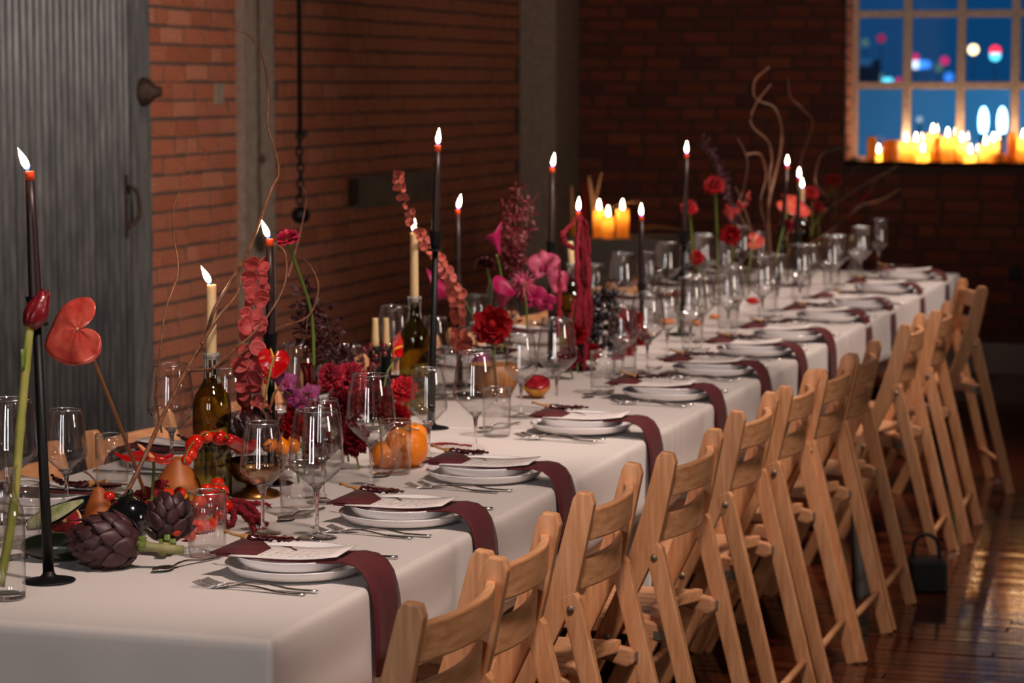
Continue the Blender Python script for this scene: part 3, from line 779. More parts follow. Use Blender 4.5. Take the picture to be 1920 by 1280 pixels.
for i, (x, y) in enumerate(LEFT):
    bgp, smp = left_px.get(i, (None, None))
    b_ = rim_spot(bgp[0], bgp[1], .243, 0) if bgp else (-2.30, y - .1)
    s_ = rim_spot(smp[0], smp[1], .2125, 0) if smp else (-2.24, y + .02)
    t_ = (-2.385, 4.815) if i == 1 else (-2.25, y + .17)
    setting(i, x, y, 'l', t_, s_, b_)
for k, o in (('dinner', dinner0),): pass
# ------------------------------------------------------------------ more materials
M['brass'] = mat('aged_brass', (176, 120, 62), .32, metal=1, noise=((120, 76, 38), (190, 136, 76)), bscale=22)
M['pear'] = mat('pear_skin', (176, 92, 38), .5, noise=((140, 64, 24), (192, 112, 48)), bscale=14, stretch=(1, 1, .5))
M['tomato'] = mat('tomato_skin', (206, 30, 14), .14, coat=.5, rnd=[(196, 20, 10), (216, 44, 14), (190, 16, 14), (226, 60, 20)])
M['orange'] = mat('orange_skin', (232, 128, 16), .38, bump=.25, bscale=240, noise=((222, 110, 10), (240, 142, 22)))
M['pepper_o'] = mat('orange_pepper', (236, 130, 14), .2, coat=.4)
M['pepper_r'] = mat('red_pepper', (176, 14, 14), .16, coat=.6)
M['leafgreen'] = mat('green_stem', (98, 118, 44), .5)
M['stem_y'] = mat('yellow_green_stem', (150, 150, 60), .5, noise=((120, 132, 44), (170, 158, 82)), bscale=18)
M['stem_brown'] = mat('brown_stem', (126, 78, 40), .5)
M['twig'] = mat('willow_bark', (112, 70, 48), .5, noise=((84, 50, 36), (140, 92, 66)), bscale=50)
M['aubergine'] = mat('aubergine_skin', (16, 16, 20), .13, coat=.7)
M['aub_green'] = mat('dark_green_skin', (14, 20, 12), .3, coat=.3, noise=((8, 12, 8), (24, 36, 16)), bscale=20)
M['flesh'] = mat('pale_green_flesh', (140, 150, 96), .5, noise=((84, 112, 50), (176, 170, 132)), bscale=40)
M['bract'] = mat('artichoke_bract', (60, 32, 36), .5, noise=((48, 24, 30), (80, 46, 48), (.95, (92, 84, 56))), bscale=18, rnd=[(225, 205, 210), (255, 250, 245), (200, 180, 190)])
M['arti_stem'] = mat('artichoke_stem', (138, 132, 82), .6, noise=((104, 104, 56), (160, 152, 104)), bscale=30)
M['citrus_flesh'] = mat('blood_orange_flesh', (130, 14, 30), .25, coat=.4, noise=((92, 6, 20), (176, 40, 48)), bscale=60)
M['pith'] = mat('citrus_pith', (226, 170, 120), .6)
M['peel'] = mat('blood_orange_peel', (206, 110, 50), .4)
M['grape'] = mat('black_grape', (30, 18, 26), .35, noise=((16, 9, 14), (46, 34, 44)), bscale=60)
M['spathe_coral'] = mat('coral_spathe', (224, 88, 74), .22, coat=.6, trans=.15, noise=((200, 58, 50), (236, 112, 94)), bscale=2.6, bump=.5)
M['spathe_red'] = mat('red_spathe', (204, 14, 20), .16, coat=.8, trans=.12, noise=((180, 6, 14), (216, 24, 26)), bscale=2.6, bump=.5)
M['spadix'] = mat('spadix', (222, 150, 96), .5, bump=.6, bscale=300)
M['spadix_y'] = mat('yellow_spadix', (220, 170, 30), .5, bump=.6, bscale=300)
M['euca'] = mat('dyed_eucalyptus', (190, 66, 70), .55, trans=.25, noise=((168, 48, 56), (206, 92, 90)), bscale=40)
M['euca2'] = mat('coral_eucalyptus', (206, 92, 80), .55, trans=.25, noise=((184, 70, 62), (222, 124, 104)), bscale=40)
M['burgundy'] = mat('burgundy_leaf', (54, 14, 20), .5, trans=.1)
M['plume'] = mat('burgundy_plume', (104, 28, 36), .5, trans=.1)
M['rose_red'] = mat('red_rose_petal', (146, 3, 14), .65, spec=.25, trans=.12)
M['rose_dark'] = mat('dark_red_petal', (100, 4, 22), .65, spec=.25, trans=.12)
M['carn_crim'] = mat('crimson_carnation_petal', (166, 10, 46), .6, trans=.15, sheen=.1)
M['carn_red'] = mat('red_carnation_petal', (196, 12, 34), .6, trans=.15, sheen=.1)
M['ran_pink'] = mat('pink_ranunculus_petal', (178, 40, 74), .5, trans=.15)
M['ran_dark'] = mat('dark_ranunculus_petal', (66, 8, 22), .5, trans=.08)
M['orch_pink'] = mat('pink_orchid_petal', (200, 62, 110), .5, trans=.25, noise=((180, 44, 96), (216, 104, 130)), bscale=30)
M['orch_purple'] = mat('purple_orchid_petal', (142, 42, 110), .5, trans=.25, noise=((104, 24, 84), (196, 88, 150)), bscale=60)
M['magenta'] = mat('magenta_petal', (170, 20, 84), .45, trans=.2)
M['amaranth'] = mat('amaranth_tassel', (138, 5, 34), .8, trans=.1, bump=.8, bscale=300)
M['ginger'] = mat('torch_ginger_bract', (116, 12, 24), .35, coat=.3)
M['stock'] = mat('purple_plume', (92, 54, 72), .7)
M['berry'] = mat('red_berry', (190, 16, 20), .25, coat=.4)
M['darkberry'] = mat('dark_red_berry', (98, 10, 18), .15, coat=.6)
M['woodbowl'] = mat('turned_wood', (170, 110, 60), .5, noise=((130, 80, 40), (184, 126, 74)), bscale=30, stretch=(3, 3, .4))
M['quince'] = mat('cut_fruit_skin', (196, 150, 40), .4, noise=((196, 152, 44), (184, 60, 36)), bscale=34)
M['husk'] = mat('dry_husk', (196, 150, 112), .7, trans=.15)
M['pedestal'] = mat('grey_pedestal', (128, 118, 110), .7)
M['cloth_grey'] = mat('grey_wool', (120, 118, 112), .9)
M['cloth_dark'] = mat('dark_coat_cloth', (26, 14, 16), .9)
M['leather'] = mat('black_leather', (10, 9, 9), .5)

X0 = -2.05
def pt(px, py, x=X0, dy=0):
    p = atx(px, py, x); return p + Vector((0, dy, 0))
def tabz(y): return T + (.0088 if y > TY[2] else .0046 if y > TY[1] else 0)

# ------------------------------------------------------------------ candles
def flame_mesh():
    pr = [(0, 0), (.0022, .0015), (.0042, .006), (.0052, .012), (.0050, .018), (.0036, .026), (.0016, .034), (0, .040)]
    return G().lathe(pr, 12).mesh('flame', 'flame')
FLAME = flame_mesh()
def add_flame(t, z, lean=(0, 0), s=1.0, power=.35, r=.006):
    part('wick', G().tube([(0, 0, z - .002), (lean[0] * .004, lean[1] * .004, z + .006)], .0008, 5), 'wick', t)
    d = Vector((lean[0], lean[1], 1))
    link('flame', FLAME, t, axis_matrix((lean[0] * .004, lean[1] * .004, z + .003), d) @ Matrix.Diagonal((s * 1.25, s * 1.25, s * 1.05, 1)))
    if power:
        l = bpy.data.lights.new('candle_light', 'POINT'); l.energy = power; l.color = (1, .62, .34); l.shadow_soft_size = .008
        o = bpy.data.objects.new('candle_light', l); COL.objects.link(o); o.parent = t; o.location = (lean[0] * .015, lean[1] * .015, z + .024 * s)
def holder(px_base, px_top, x, cup_py, label, y=None):
    """black iron candlestick; returns (top point, tilt matrix)"""
    y = ypx(px_base, x) if y is None else y
    z0 = tabz(y); m = mpp(x, y); zc = zpx(px_top, cup_py, x, y); h = zc - z0
    tilt = math.atan2((px_top - px_base) * m, h)
    t = thing('candlestick', label, 'candlestick', (x, y, z0), group=None)
    t.rotation_euler = (0, tilt * .955, 0)
    part('base', G().lathe([(0, 0), (.044, 0), (.0455, .0015), (.043, .0035), (.03, .006), (.016, .009), (.0105, .014), (.0095, .02), (0, .02)], 36), 'black_iron', t)
    part('stem', G().lathe([(.0098, .018), (.0088, h * .3), (.0075, h - .048), (0, h - .048)], 18), 'black_iron', t)
    part('cup', G().lathe([(.0075, h - .05), (.0105, h - .044), (.0125, h - .03), (.0165, h - .001), (.0175, h), (.0155, h), (.0115, h - .02), (0, h - .02)], 24), 'black_iron', t)
    part('drip_ring', G().lathe([(.006, h - .052), (.0195, h - .049), (.0205, h - .047), (.0195, h - .0455), (.009, h - .045)], 28), 'black_iron', t)
    return t, h, y
def taper(loc, L, label, rot=(0, 0, 0), lean=(0, 0), r0=.0105, r1=.0078, m='taper', lit=True, power=.35, group='lit dark taper candles'):
    t = thing('taper_candle', label, 'candle', loc, rot=rot)
    if lit and m == 'taper':
        q = L - .016
        part('wax', G().lathe([(0, -.018), (r0 * .9, -.018), (r0, 0), (r1 + (r0 - r1) * .3, L * .6), (r1, q)], 20), m, t)
        part('glowing_tip', G().lathe([(r1, q), (r1 * 1.04, L - .003), (r1 * .9, L), (r1 * .5, L - .0015), (0, L - .002)], 20), 'tip', t)
    else:
        part('wax', G().lathe([(0, -.018), (r0 * .9, -.018), (r0, 0), (r1 + (r0 - r1) * .3, L * .6), (r1, L - .004), (r1 * .95, L), (r1 * .4, L - .001), (0, L - .001)], 20), m, t)
    if lit: add_flame(t, L - .002, lean, 1.0, power)
    return t
def stick_and_taper(pb, pt_, x, cup, top, hl, tl, lean=(0, 0), y=None, r0=.0105, r1=.0078):
    t, h, y = holder(pb, pt_, x, cup, hl, y); z0 = tabz(y); a = t.rotation_euler.y
    loc = Vector((x + math.sin(a) * h, y, z0 + math.cos(a) * h)); L = zpx(pt_, top, loc.x, y) - loc.z
    taper(loc, L, tl, (0, a, 0), lean, r0, r1)
stick_and_taper(92, 74, -2.048, 556, 320, 'black iron candlestick standing at the near end of the table', 'lit dark taper candle standing nearest the metal door', (-.42, -.1), y=3.888, r0=.0118)
stick_and_taper(508, 508, -2.10, 624, 447, 'black candlestick behind the red anthurium and purple orchid spray', 'lit dark taper candle beside the pink ranunculus', (-.38, -.1))
stick_and_taper(808, 819, -2.066, 432, 272, 'tallest black candlestick, beside the bottle in the middle of the near table', 'lit dark taper candle standing highest, before the brown board on the wall', (.06, 0), y=5.93)
stick_and_taper(862, 860, -2.27, 530, 392, 'black candlestick behind the coral eucalyptus spray', 'thin lit dark taper candle behind the coral eucalyptus', (.22, 0), r0=.0085, r1=.0068)
stick_and_taper(1032, 1034, -2.17, 452, 313, 'black candlestick behind the pink orchids', 'lit dark taper candle before the concrete column', (.15, 0))
stick_and_taper(1090, 1087, -2.058, 572, 396, 'black candlestick under the hanging red amaranth', 'lit dark taper candle wound with red amaranth', (.08, 0), y=7.264)
stick_and_taper(1203, 1202, -2.12, 532, 405, 'short black candlestick beside the black grapes', 'lit dark taper candle standing before the grey pedestal', (0, 0))
stick_and_taper(1278, 1282, -2.02, 432, 288, 'tall thin black candlestick before the red carnations', 'lit dark taper candle standing alone before the dark brick wall', (0, 0))
stick_and_taper(1458, 1465, -2.12, 425, 310, 'black candlestick among the willow branches', 'lit dark taper candle behind the coral anthurium among willow branches', (0, 0))
stick_and_taper(1490, 1492, -2.05, 440, 333, 'black candlestick beside the far wine bottle', 'lit dark taper candle close beside the ivory one at the far end', (0, 0))

def bottle(x, y, label, s=1.0):
    t = thing('wine_bottle', label, 'bottle', (x, y, tabz(y)))
    pr = [(0, .012), (.02, .008), (.034, .002), (.0385, .004), (.0395, .012), (.0395, .185), (.0385, .20), (.034, .215), (.024, .230), (.0165, .245), (.0145, .262), (.0140, .290), (.0155, .292), (.0158, .300), (.0140, .300)]
    g = G(); g.caps = False; g.lathe([(r * s, z * s) for r, z in pr], 40); part('glass', g, 'bottle', t)
    g = G(); r_ = random.Random(int(x * 1000) ^ 77)
    for k in range(13):
        a = r_.uniform(0, 2 * PI); L = r_.uniform(.02, .07); pts = []; rr = []
        for q in range(7):
            u = q / 6; z = .301 - L * u; R = (.0160 if z > .29 else .0148 + max(0, .262 - z) * .1 if z > .245 else .0165 + (.245 - z) * .55) * s
            pts.append((R * math.cos(a), R * math.sin(a), z * s)); rr.append((.0026 - .0012 * u + (.0012 if q == 6 else 0)) * s)
        g.tube(pts, rr, 7)
    g.open_lathe([(.0135 * s, .302 * s), (.0165 * s, .3015 * s), (.017 * s, .296 * s), (.0162 * s, .288 * s)], 20)
    part('wax_drips', g, 'drip', t)
    return t
def ivory(x, y, L, label, lean, rot=(0, 0, 0), lit=True, s=1.0):
    taper((x, y, tabz(y) + .300 * s), L, label, rot, lean, .0112, .0098, 'ivory', lit, .4)
bottle(-2.14, 4.78, 'green wine bottle with wax drips behind the cherry tomatoes')
ivory(-2.14, 4.78, zpx(390, 533, -2.14, 4.78) - T - .300, 'lit ivory candle in the bottle behind the cherry tomatoes', (-.55, -.1), (0, .02, 0))
bottle(-2.19, 6.16, 'green wine bottle with wax drips beside the tallest candlestick')
ivory(-2.19, 6.16, zpx(775, 436, -2.19, 6.16) - tabz(6.16) - .300, 'lit ivory candle in the bottle beside the tallest candlestick', (0, 0))
b3y = ypx(1072, -2.14)
bottle(-2.14, b3y, 'green wine bottle behind the hanging red amaranth')
ivory(-2.14, b3y, zpx(1047, 452, -2.14, b3y) - tabz(b3y) - .300, 'unlit ivory candle leaning in the bottle behind the pink orchids', (0, 0), (0, -.10, 0), lit=False)
b4y = ypx(1500, -2.14)
bottle(-2.14, b4y, 'wine bottle farthest down the table among willow branches')
ivory(-2.14, b4y, zpx(1498, 352, -2.14, b4y) - tabz(b4y) - .300, 'lit ivory candle in the farthest bottle', (0, 0))

# ------------------------------------------------------------------ flower kit
def petal_mesh(name, m, ruffle=0, spread=1.0, rho=.42, flare=.25, point=0, n=7, k=7):
    P = []; r_ = random.Random(len(name) * 7 + int(ruffle * 100))
    for i in range(k):
        v_ = i / (k - 1); row = []; rr = rho * (.28 + .72 * math.sin(v_ * PI * .55)) + flare * max(0, v_ - .7) ** 1.5
        half = spread * (math.sin(PI * min(1, .12 + v_ * (.62 if not point else .86))) ** .8 if v_ < 1 else (.55 if not point else .15))
        for j in range(n):
            u = -1 + 2 * j / (n - 1); an = u * half
            z = v_ * (1 - (.16 + .3 * point) * u * u * v_); q = rr
            if ruffle: z += ruffle * v_ * (.5 if j % 2 else -.5); q += ruffle * .8 * v_ ** 2 * math.sin(j * 2.4 + 1)
            row.append((q * math.sin(an), q * math.cos(an) - rho * .2, z))
        P.append(row)
    return G().grid(P).mesh(name, m)
PETALS = {}
def bloom(name, label, cat, c, d, R, m, kind='rose', group=None, stem=None, stem_m='leafgreen', stem_r=.0025, extra=None):
    """a flower head at c facing d with radius R; stem: world points from the head down"""
    c = Vector(c); t = thing(name, label, cat, (0, 0, 0), group=group); t.location = c
    q = Vector(d).to_track_quat('Z', 'Y').to_matrix().to_4x4()
    if kind == 'rose': lay = [(3, -16, .52), (4, -8, .62), (5, 2, .72), (6, 15, .82), (7, 30, .92), (8, 47, 1.0), (8, 64, 1.0), (7, 80, .95)]; pm = ('p_rose', dict(ruffle=.03))
    elif kind == 'ranunculus': lay = [(4, -14, .5), (6, 4, .62), (7, 28, .78), (8, 46, .92), (9, 66, 1.0), (9, 86, 1.0)]; pm = ('p_ran', dict(ruffle=0.02, spread=.9))
    elif kind == 'carnation': lay = [(5, -4, .9), (6, 12, 1.0), (8, 28, 1.0), (9, 46, 1.0), (10, 66, 1.0), (9, 86, .95)]; pm = ('p_carn', dict(ruffle=.13, spread=.8, rho=.30, flare=.6, n=9, k=5))
    elif kind == 'spiky': lay = [(6, 10, .6), (10, 35, .85), (12, 60, 1.0), (12, 85, 1.0)]; pm = ('p_spik', dict(spread=.32, rho=.3, point=1))
    key = (pm[0], m)
    if key not in PETALS: PETALS[key] = petal_mesh('petal', m, **pm[1])
    me = PETALS[key]; r_ = random.Random(int(abs(c.x * 991 + c.y * 773 + c.z * 577) * 100)); lift = .42 if kind != 'carnation' else .25
    for (n, tl, sc) in lay:
        o = r_.uniform(0, 6)
        for k in range(n):
            s = R * sc * r_.uniform(.92, 1.06)
            mw = q @ Rm('Z', o + 2 * PI * k / n + r_.uniform(-.1, .1)) @ Rm('X', -math.radians(tl + r_.uniform(-5, 5))) @ Matrix.Diagonal((s, s, s, 1))
            link('petal', me, t, Tm(q.to_3x3() @ Vector((0, 0, -R * lift))) @ mw)
    part('core', G().ball((0, 0, -R * .02), (R * .26, R * .26, R * .34), 12, 8), m, t, q)
    cal = G().lathe([(0, -R * .62), (R * .18, -R * .58), (R * .30, -R * .40), (R * .22, -R * .28), (0, -R * .26)], 10)
    part('calyx', cal, 'leafgreen', t, q)
    if stem:
        pts = [Vector(p) - c for p in stem]; part('stem', G().tube(catmull(pts, 4), stem_r, 8), stem_m, t)
    return t
def rel(pts, c): return [Vector(p) - Vector(c) for p in pts]
HEART = [(0, 1.0), (14, .95), (30, .86), (50, .80), (72, .78), (95, .79), (118, .76), (138, .66), (155, .48), (168, .26), (176, .12), (180, .08)]
def heart_R(a):
    a = abs(math.degrees(a)); a = min(a, 360 - a)
    for (p, q), (r, s) in zip(HEART, HEART[1:]):
        if p <= a <= r: return q + (s - q) * (a - p) / (r - p)
    return .08
def spathe_mesh(cup=.12, wave=.04, nose=0.0, name='spathe', m='spathe_red'):
    P = []; na = 48
    for i in range(9):
        s = .02 + .98 * i / 8; row = []
        for k in range(na + 1):
            a = -PI + 2 * PI * k / na; r = heart_R(a) * s
            z = cup * r * r + wave * r * math.sin(a * 5 + 1) * s + .022 * math.sin(s * 5) * abs(math.sin(a * 4.5)) * (1 - .4 * s)
            row.append((r * math.cos(a), r * math.sin(a), z))
        P.append(row)
    return G().slab(P, .012).mesh(name, m)
def anthurium(label, c, tip, nrm, size, m, spad='spadix', spad_dir=None, stem=None, stem_m='stem_brown', stem_r=.003, cup=.12, wave=.04, group=None):
    c = Vector(c); t = thing('anthurium', label, 'flower', c, group=group)
    z = Vector(nrm).normalized(); x = Vector(tip); x = (x - z * x.dot(z)).normalized(); y = z.cross(x)
    R3 = Matrix((x, y, z)).transposed().to_4x4()
    me = spathe_mesh(cup, wave, m=m); link('spathe', me, t, R3 @ Matrix.Diagonal((size, size, size, 1)))
    sd = Vector(spad_dir).normalized() if spad_dir else (z * .9 + x * .35).normalized(); L = size * .55
    part('spadix', G().tube([sd * L * u for u in (0, .15, .5, .85, 1)], [size * .05, size * .065, size * .06, size * .045, size * .012], 10), spad, t)
    if stem: part('stem', G().tube(catmull(rel(stem, c), 5), stem_r, 9), stem_m, t)
    return t
def disc_leaf(name, m, cup=.15, asp=1.0):
    P = []
    for i in range(6):
        s = .03 + .97 * i / 5
        P.append([(s * math.cos(a) * asp + 1.0 * asp, s * math.sin(a), cup * s * s + .04 * math.sin(3 * a) * s) for a in [2 * PI * k / 14 for k in range(15)]])
    return G().slab(P, .03).mesh(name, m)
def strand(name, label, pts, r0, r1, m, n, seed, cat='branch', twig='twig', group=None, both=True, lean=.5):
    """a stem with round leaves in pairs"""
    P = catmull(pts, 8); c = P[0]; t = thing(name, label, cat, c, group=group); r_ = random.Random(seed)
    part('stem', G().tube([p - c for p in P], [.0016] * len(P), 6), twig, t)
    me = [disc_leaf('leaf', m, .15 + .1 * k, .8 + .1 * k) for k in range(3)]
    for i in range(n):
        u = i / max(1, n - 1); f = u * (len(P) - 1); a = int(min(f, len(P) - 2)); p = P[a].lerp(P[a + 1], f - a); tg = (P[a + 1] - P[a]).normalized()
        s = (r0 + (r1 - r0) * u) * r_.uniform(.85, 1.15)
        view = (CAM - p).normalized(); side = tg.cross(view).normalized()
        for sd in ((-1, 1) if both else (1,)):
            out = (side * sd * r_.uniform(.5, 1) + view * r_.uniform(-.3, .9) + tg * r_.uniform(-.3, .3)).normalized()
            z = (view * r_.uniform(.4, 1) + tg * r_.uniform(-.7, .9) * lean + side * r_.uniform(-.6, .6)).normalized(); x = (out - z * out.dot(z)).normalized(); y = z.cross(x)
            link('leaf', r_.choice(me), t, Tm(p - c) @ Matrix((x, y, z)).transposed().to_4x4() @ Matrix.Diagonal((s, s, s, 1)))
    return t
def sprig(name, label, stems, ll, lw, per, m, seed, cat='foliage', twig='twig', group=None, spread=1.0, side=None):
    """branching twigs with many small pointed leaves (leaves joined: too small to pick apart)"""
    c = Vector(stems[0][-1]); t = thing(name, label, cat, c, group=group); r_ = random.Random(seed); g = G(); st = G()
    for pts in stems:
        P = catmull(pts, 6); st.tube([p - c for p in P], .0013, 5)
        subs = [(P, 0)]
        for i in range(per):
            f = (i + r_.random()) / per * (len(P) - 1) * (1 if not side else .98); a = int(min(f, len(P) - 2)); p = P[a].lerp(P[a + 1], f - a); tg = (P[a + 1] - P[a]).normalized()
            d = (Vector((r_.gauss(0, 1), r_.gauss(0, 1), r_.gauss(0, 1))) * spread - tg * .3).normalized()
            L = ll * r_.uniform(.7, 1.3); w = lw * r_.uniform(.7, 1.2)
            p = p + d * r_.uniform(0, ll * 1.6)
            z = d.cross(Vector((r_.gauss(0, 1), r_.gauss(0, 1), r_.gauss(0, 1)))).normalized(); y = z.cross(d)
            o = p - c
            g.add([o, o + d * L * .35 + y * w, o + d * L * .7 + y * w * .7 + z * w * .5, o + d * L, o + d * L * .7 - y * w * .7 + z * w * .5, o + d * L * .35 - y * w, o + d * L * .5], [(0, 1, 6), (1, 2, 6), (2, 3, 6), (3, 4, 6), (4, 5, 6), (5, 0, 6)], True)
    part('stem', st, twig, t); part('leaves', g, m, t, kind='stuff'); return t
def branch(label, traces, r, x=None, seed=1, name='willow_branch', group=None):
    c = Vector(traces[0][0]); t = thing(name, label, 'branch', c, group=group)
    for i, tr in enumerate(traces):
        P = catmull(tr, 8); n = len(P); a, b = (r, r * .35) if i == 0 else (r * .7, r * .3)
        part('main_twig' if i == 0 else 'side_twig', G().tube([p - c for p in P], [a + (b - a) * k / (n - 1) for k in range(n)], 8), 'twig', t)
    return t
def tr(l, x, d=0.0, seed=0):
    r_ = random.Random(seed); out = []
    for i, (px, py) in enumerate(l): out.append(atx(px, py, x + d * math.sin(i * 1.3 + seed)))
    return out
# ------------------------------------------------------------------ fruit and vegetables heaped at the near end
def sit(px, py): p = atz(px, py, T); return p.x, p.y
BR = None
def bract_mesh():
    P = []
    for i in range(8):
        v_ = i / 7; w = .36 * (math.sin(PI * (.22 + .78 * v_)) ** .75 if v_ < 1 else .02)
        P.append([(w * u, .10 * math.sin(PI * v_) - .30 * u * u * w + .06 * max(0, v_ - .75) * 4 * .6, v_) for u in (-1, -.5, 0, .5, 1)])
    return G().slab(P, .035).mesh('bract', 'bract')
def artichoke(label, base, d, L, R, n=46, stem=None, stem_r=.011, seed=3, open_=0, cut=True):
    global BR
    BR = BR or bract_mesh(); t = thing('artichoke', label, 'artichoke', base, group='artichokes'); r_ = random.Random(seed)
    q = Vector(d).to_track_quat('Z', 'Y').to_matrix().to_4x4()
    rad = lambda u: R * max(.05, math.sin(PI * (.14 + .80 * u))) ** .75
    part('heart', G().lathe([(0, .02 * L)] + [(rad(u / 8) * .9, L * (.03 + .86 * u / 8)) for u in range(9)] + [(0, L * .9)], 18), 'bract', t, q)
    for k in range(n):
        u = (k / (n - 1)) ** .9 * .80; ph = k * 2.39996; r = rad(u) * .93; sl = math.atan2(rad(u + .05) - rad(u), .05 * L)
        s = L * (.40 - .10 * u) * r_.uniform(.92, 1.08)
        mw = q @ Tm(r * math.cos(ph), r * math.sin(ph), u * L) @ Rm('Z', ph - PI / 2) @ Rm('X', -(sl * .85 + .10 + open_ + r_.uniform(-.05, .08))) @ Matrix.Diagonal((s * 1.1, s, s, 1))
        link('bract', BR, t, mw)
    if stem is not None:
        P = [Vector(p) - Vector(base) for p in stem]
        part('stem', G().tube(P, [stem_r * 1.15] + [stem_r] * (len(P) - 1), 12), 'arti_stem', t)
        part('stem_leaves', G().box((0, 0, -.006), (stem_r * 3.2, stem_r * 1.2, .012)).box((0, 0, -.004), (stem_r * 1.2, stem_r * 3.2, .014)), 'leafgreen', t, q, bevel=.003)
    return t
def fruit(name, label, cat, g, m, loc, rot=(0, 0, 0), group=None, extra=()):
    t = thing(name, label, cat, loc, group=group, rot=rot)
    part('skin', g, m, t)
    for (nm, gg, mm) in extra: part(nm, gg, mm, t)
    return t
x, y = sit(205, 1066); k = mpp(x, y)
artichoke('large purple artichoke lying on its side with its stem pointing right', Vector((x, y, T + .0445)) + RT * 58 * k, -RT + UP * .05 + FW * .12, 128 * k, 50 * k, 52, [Vector((x, y, T + .0445)) + RT * q * k - UP * s * k for q, s in ((52, 2), (80, 6), (110, 10), (140, 12))], .0085)
x, y = sit(318, 1040); k = mpp(x, y)
artichoke('smaller purple artichoke resting on its side with its cut stem toward the front', Vector((x, y, T + .034)) - FW * .02 - UP * 4 * k, UP * 1.0 + FW * .75, 92 * k, 41 * k, 40, [Vector((x, y, T + .034)) - FW * a - UP * (6 + b) * k - RT * b * .4 * k for a, b in ((.012, 0), (.03, 10), (.045, 20))], .0095, seed=8, open_=.1)
x, y = sit(243, 1012); k = mpp(x, y); r = 43 * k
pr = [(0, 0), (r * .5, r * .04), (r * .85, r * .35), (r, r * .85), (r * .93, r * 1.3), (r * .7, r * 1.68), (r * .35, r * 1.88), (0, r * 1.9)]
fruit('aubergine', 'round glossy black aubergine behind the large artichoke', 'aubergine', G().lathe([(q.x, q.y) for q in catmull([(a, b, 0) for a, b in pr], 4)], 28), 'aubergine', (x, y, T), extra=[('calyx', G().open_lathe([(.001, r * 1.99), (r * .3, r * 1.95), (r * .62, r * 1.78), (r * .8, r * 1.56)], 5, rf=lambda a, i: 1 + .3 * math.sin(a * 5) * (i > 1)), 'aub_green'), ('stalk', G().tube([(0, 0, r * 1.9), (.004, 0, r * 2.2)], .006, 8), 'aub_green')])
x, y = sit(172, 985); k = mpp(x, y)
fruit('aubergine', 'long dark aubergine lying behind the blood orange', 'aubergine', G().ball((0, 0, .030), (.062, .034, .030), 22, 14), 'aubergine', (x, y, T), (0, 0, YAW + .2))
x, y = sit(78, 1052); k = mpp(x, y)
fruit('aubergine', 'dark green aubergine lying beneath the cut one beside the candlestick base', 'aubergine', G().ball((0, 0, .026), (.072, .032, .026), 22, 14), 'aub_green', (x + .03, y + .01, T), (0, 0, YAW - .1))
# halved green aubergine: skin shell with pale cut face
x, y = sit(100, 1012); k = mpp(x, y)
t = thing('aubergine', 'halved dark green aubergine showing pale flesh beside the candlestick', 'aubergine', (x + .01, y - .01, T + .052))
P = []
for i in range(15):
    u = i / 14; w = .023 * math.sin(PI * min(.97, .06 + u * .9)) ** .7 * (1 - .45 * u); P.append([(-.062 + .125 * u, w * math.cos(a), -w * .95 * math.sin(a)) for a in [PI * j / 10 for j in range(11)]])
mw = Rm('Z', YAW) @ Rm('Y', -.42) @ Rm('X', 1.05)
part('skin', G().grid(P), 'aub_green', t, mw)
part('flesh', G().slab([[(r_[0][0] * .94, r_[0][1] * q * .8, .0008) for q in (1, .5, 0, -.5, -1)] for r_ in P], .003), 'flesh', t, mw)
# blood orange half
x, y = sit(112, 1012); k = mpp(x, y); r = 33 * k
t = thing('blood_orange', 'halved blood orange showing red flesh', 'orange', Vector((x, y + .02, T + r)))
mw = axis_matrix((0, 0, 0), (CAM - Vector((x, y, T))).normalized() + UP * .15)
part('peel', G().lathe([(0, -r * .95), (r * .5, -r * .82), (r * .85, -r * .5), (r, 0)], 30), 'peel', t, mw)
part('pith', G().lathe([(r, 0), (r * .985, .001), (r * .86, .001), (r * .86, -.004)], 30), 'pith', t, mw)
for j in range(9):
    g = G(); a0, a1 = 2 * PI * j / 9 + .04, 2 * PI * (j + 1) / 9 - .04
    ring = [(r * .12 * math.cos((a0 + a1) / 2), r * .12 * math.sin((a0 + a1) / 2), .0012)] + [(r * .84 * math.cos(a0 + (a1 - a0) * q / 4), r * .84 * math.sin(a0 + (a1 - a0) * q / 4), .0008) for q in range(5)]
    top = [(p[0] * .96, p[1] * .96, .0022) for p in ring]; low = [(p[0], p[1], -.004) for p in ring]
    n = len(ring); g.add(top + low, [tuple(range(n))] + [(q, n + q, n + (q + 1) % n, (q + 1) % n) for q in range(n)], False)
    part('segment', g, 'citrus_flesh', t, mw)
# pears
def pear(label, px, py, w, h, rz, lean=0, stalk=True):
    x, y = sit(px, py); k = mpp(x, y); R, Hh = w * k / 2, h * k
    pr = [(0, .004), (R * .4, .0), (R * .82, Hh * .10), (R, Hh * .28), (R * .93, Hh * .45), (R * .68, Hh * .66), (R * .45, Hh * .84), (R * .30, Hh * .95), (0, Hh)]
    ex = [('stalk', G().tube(catmull([(0, 0, Hh * .97), (-.004, 0, Hh * 1.1), (-.018, .002, Hh * 1.28), (-.030, .003, Hh * 1.36)], 4), .0024, 8), 'twig')] if stalk else []
    return fruit('pear', label, 'pear', G().lathe([(max(0, q.x), q.y) for q in catmull([(a, b, 0) for a, b in pr], 4)], 28), 'pear', (x, y, T), (lean, 0, rz), 'pears', ex)
pear('russet pear with a long dark stalk between the aubergines', 186, 990, 58, 80, YAW)
pear('broad russet pear in front of the wine bottle', 334, 938, 84, 84, .3, 0, False)
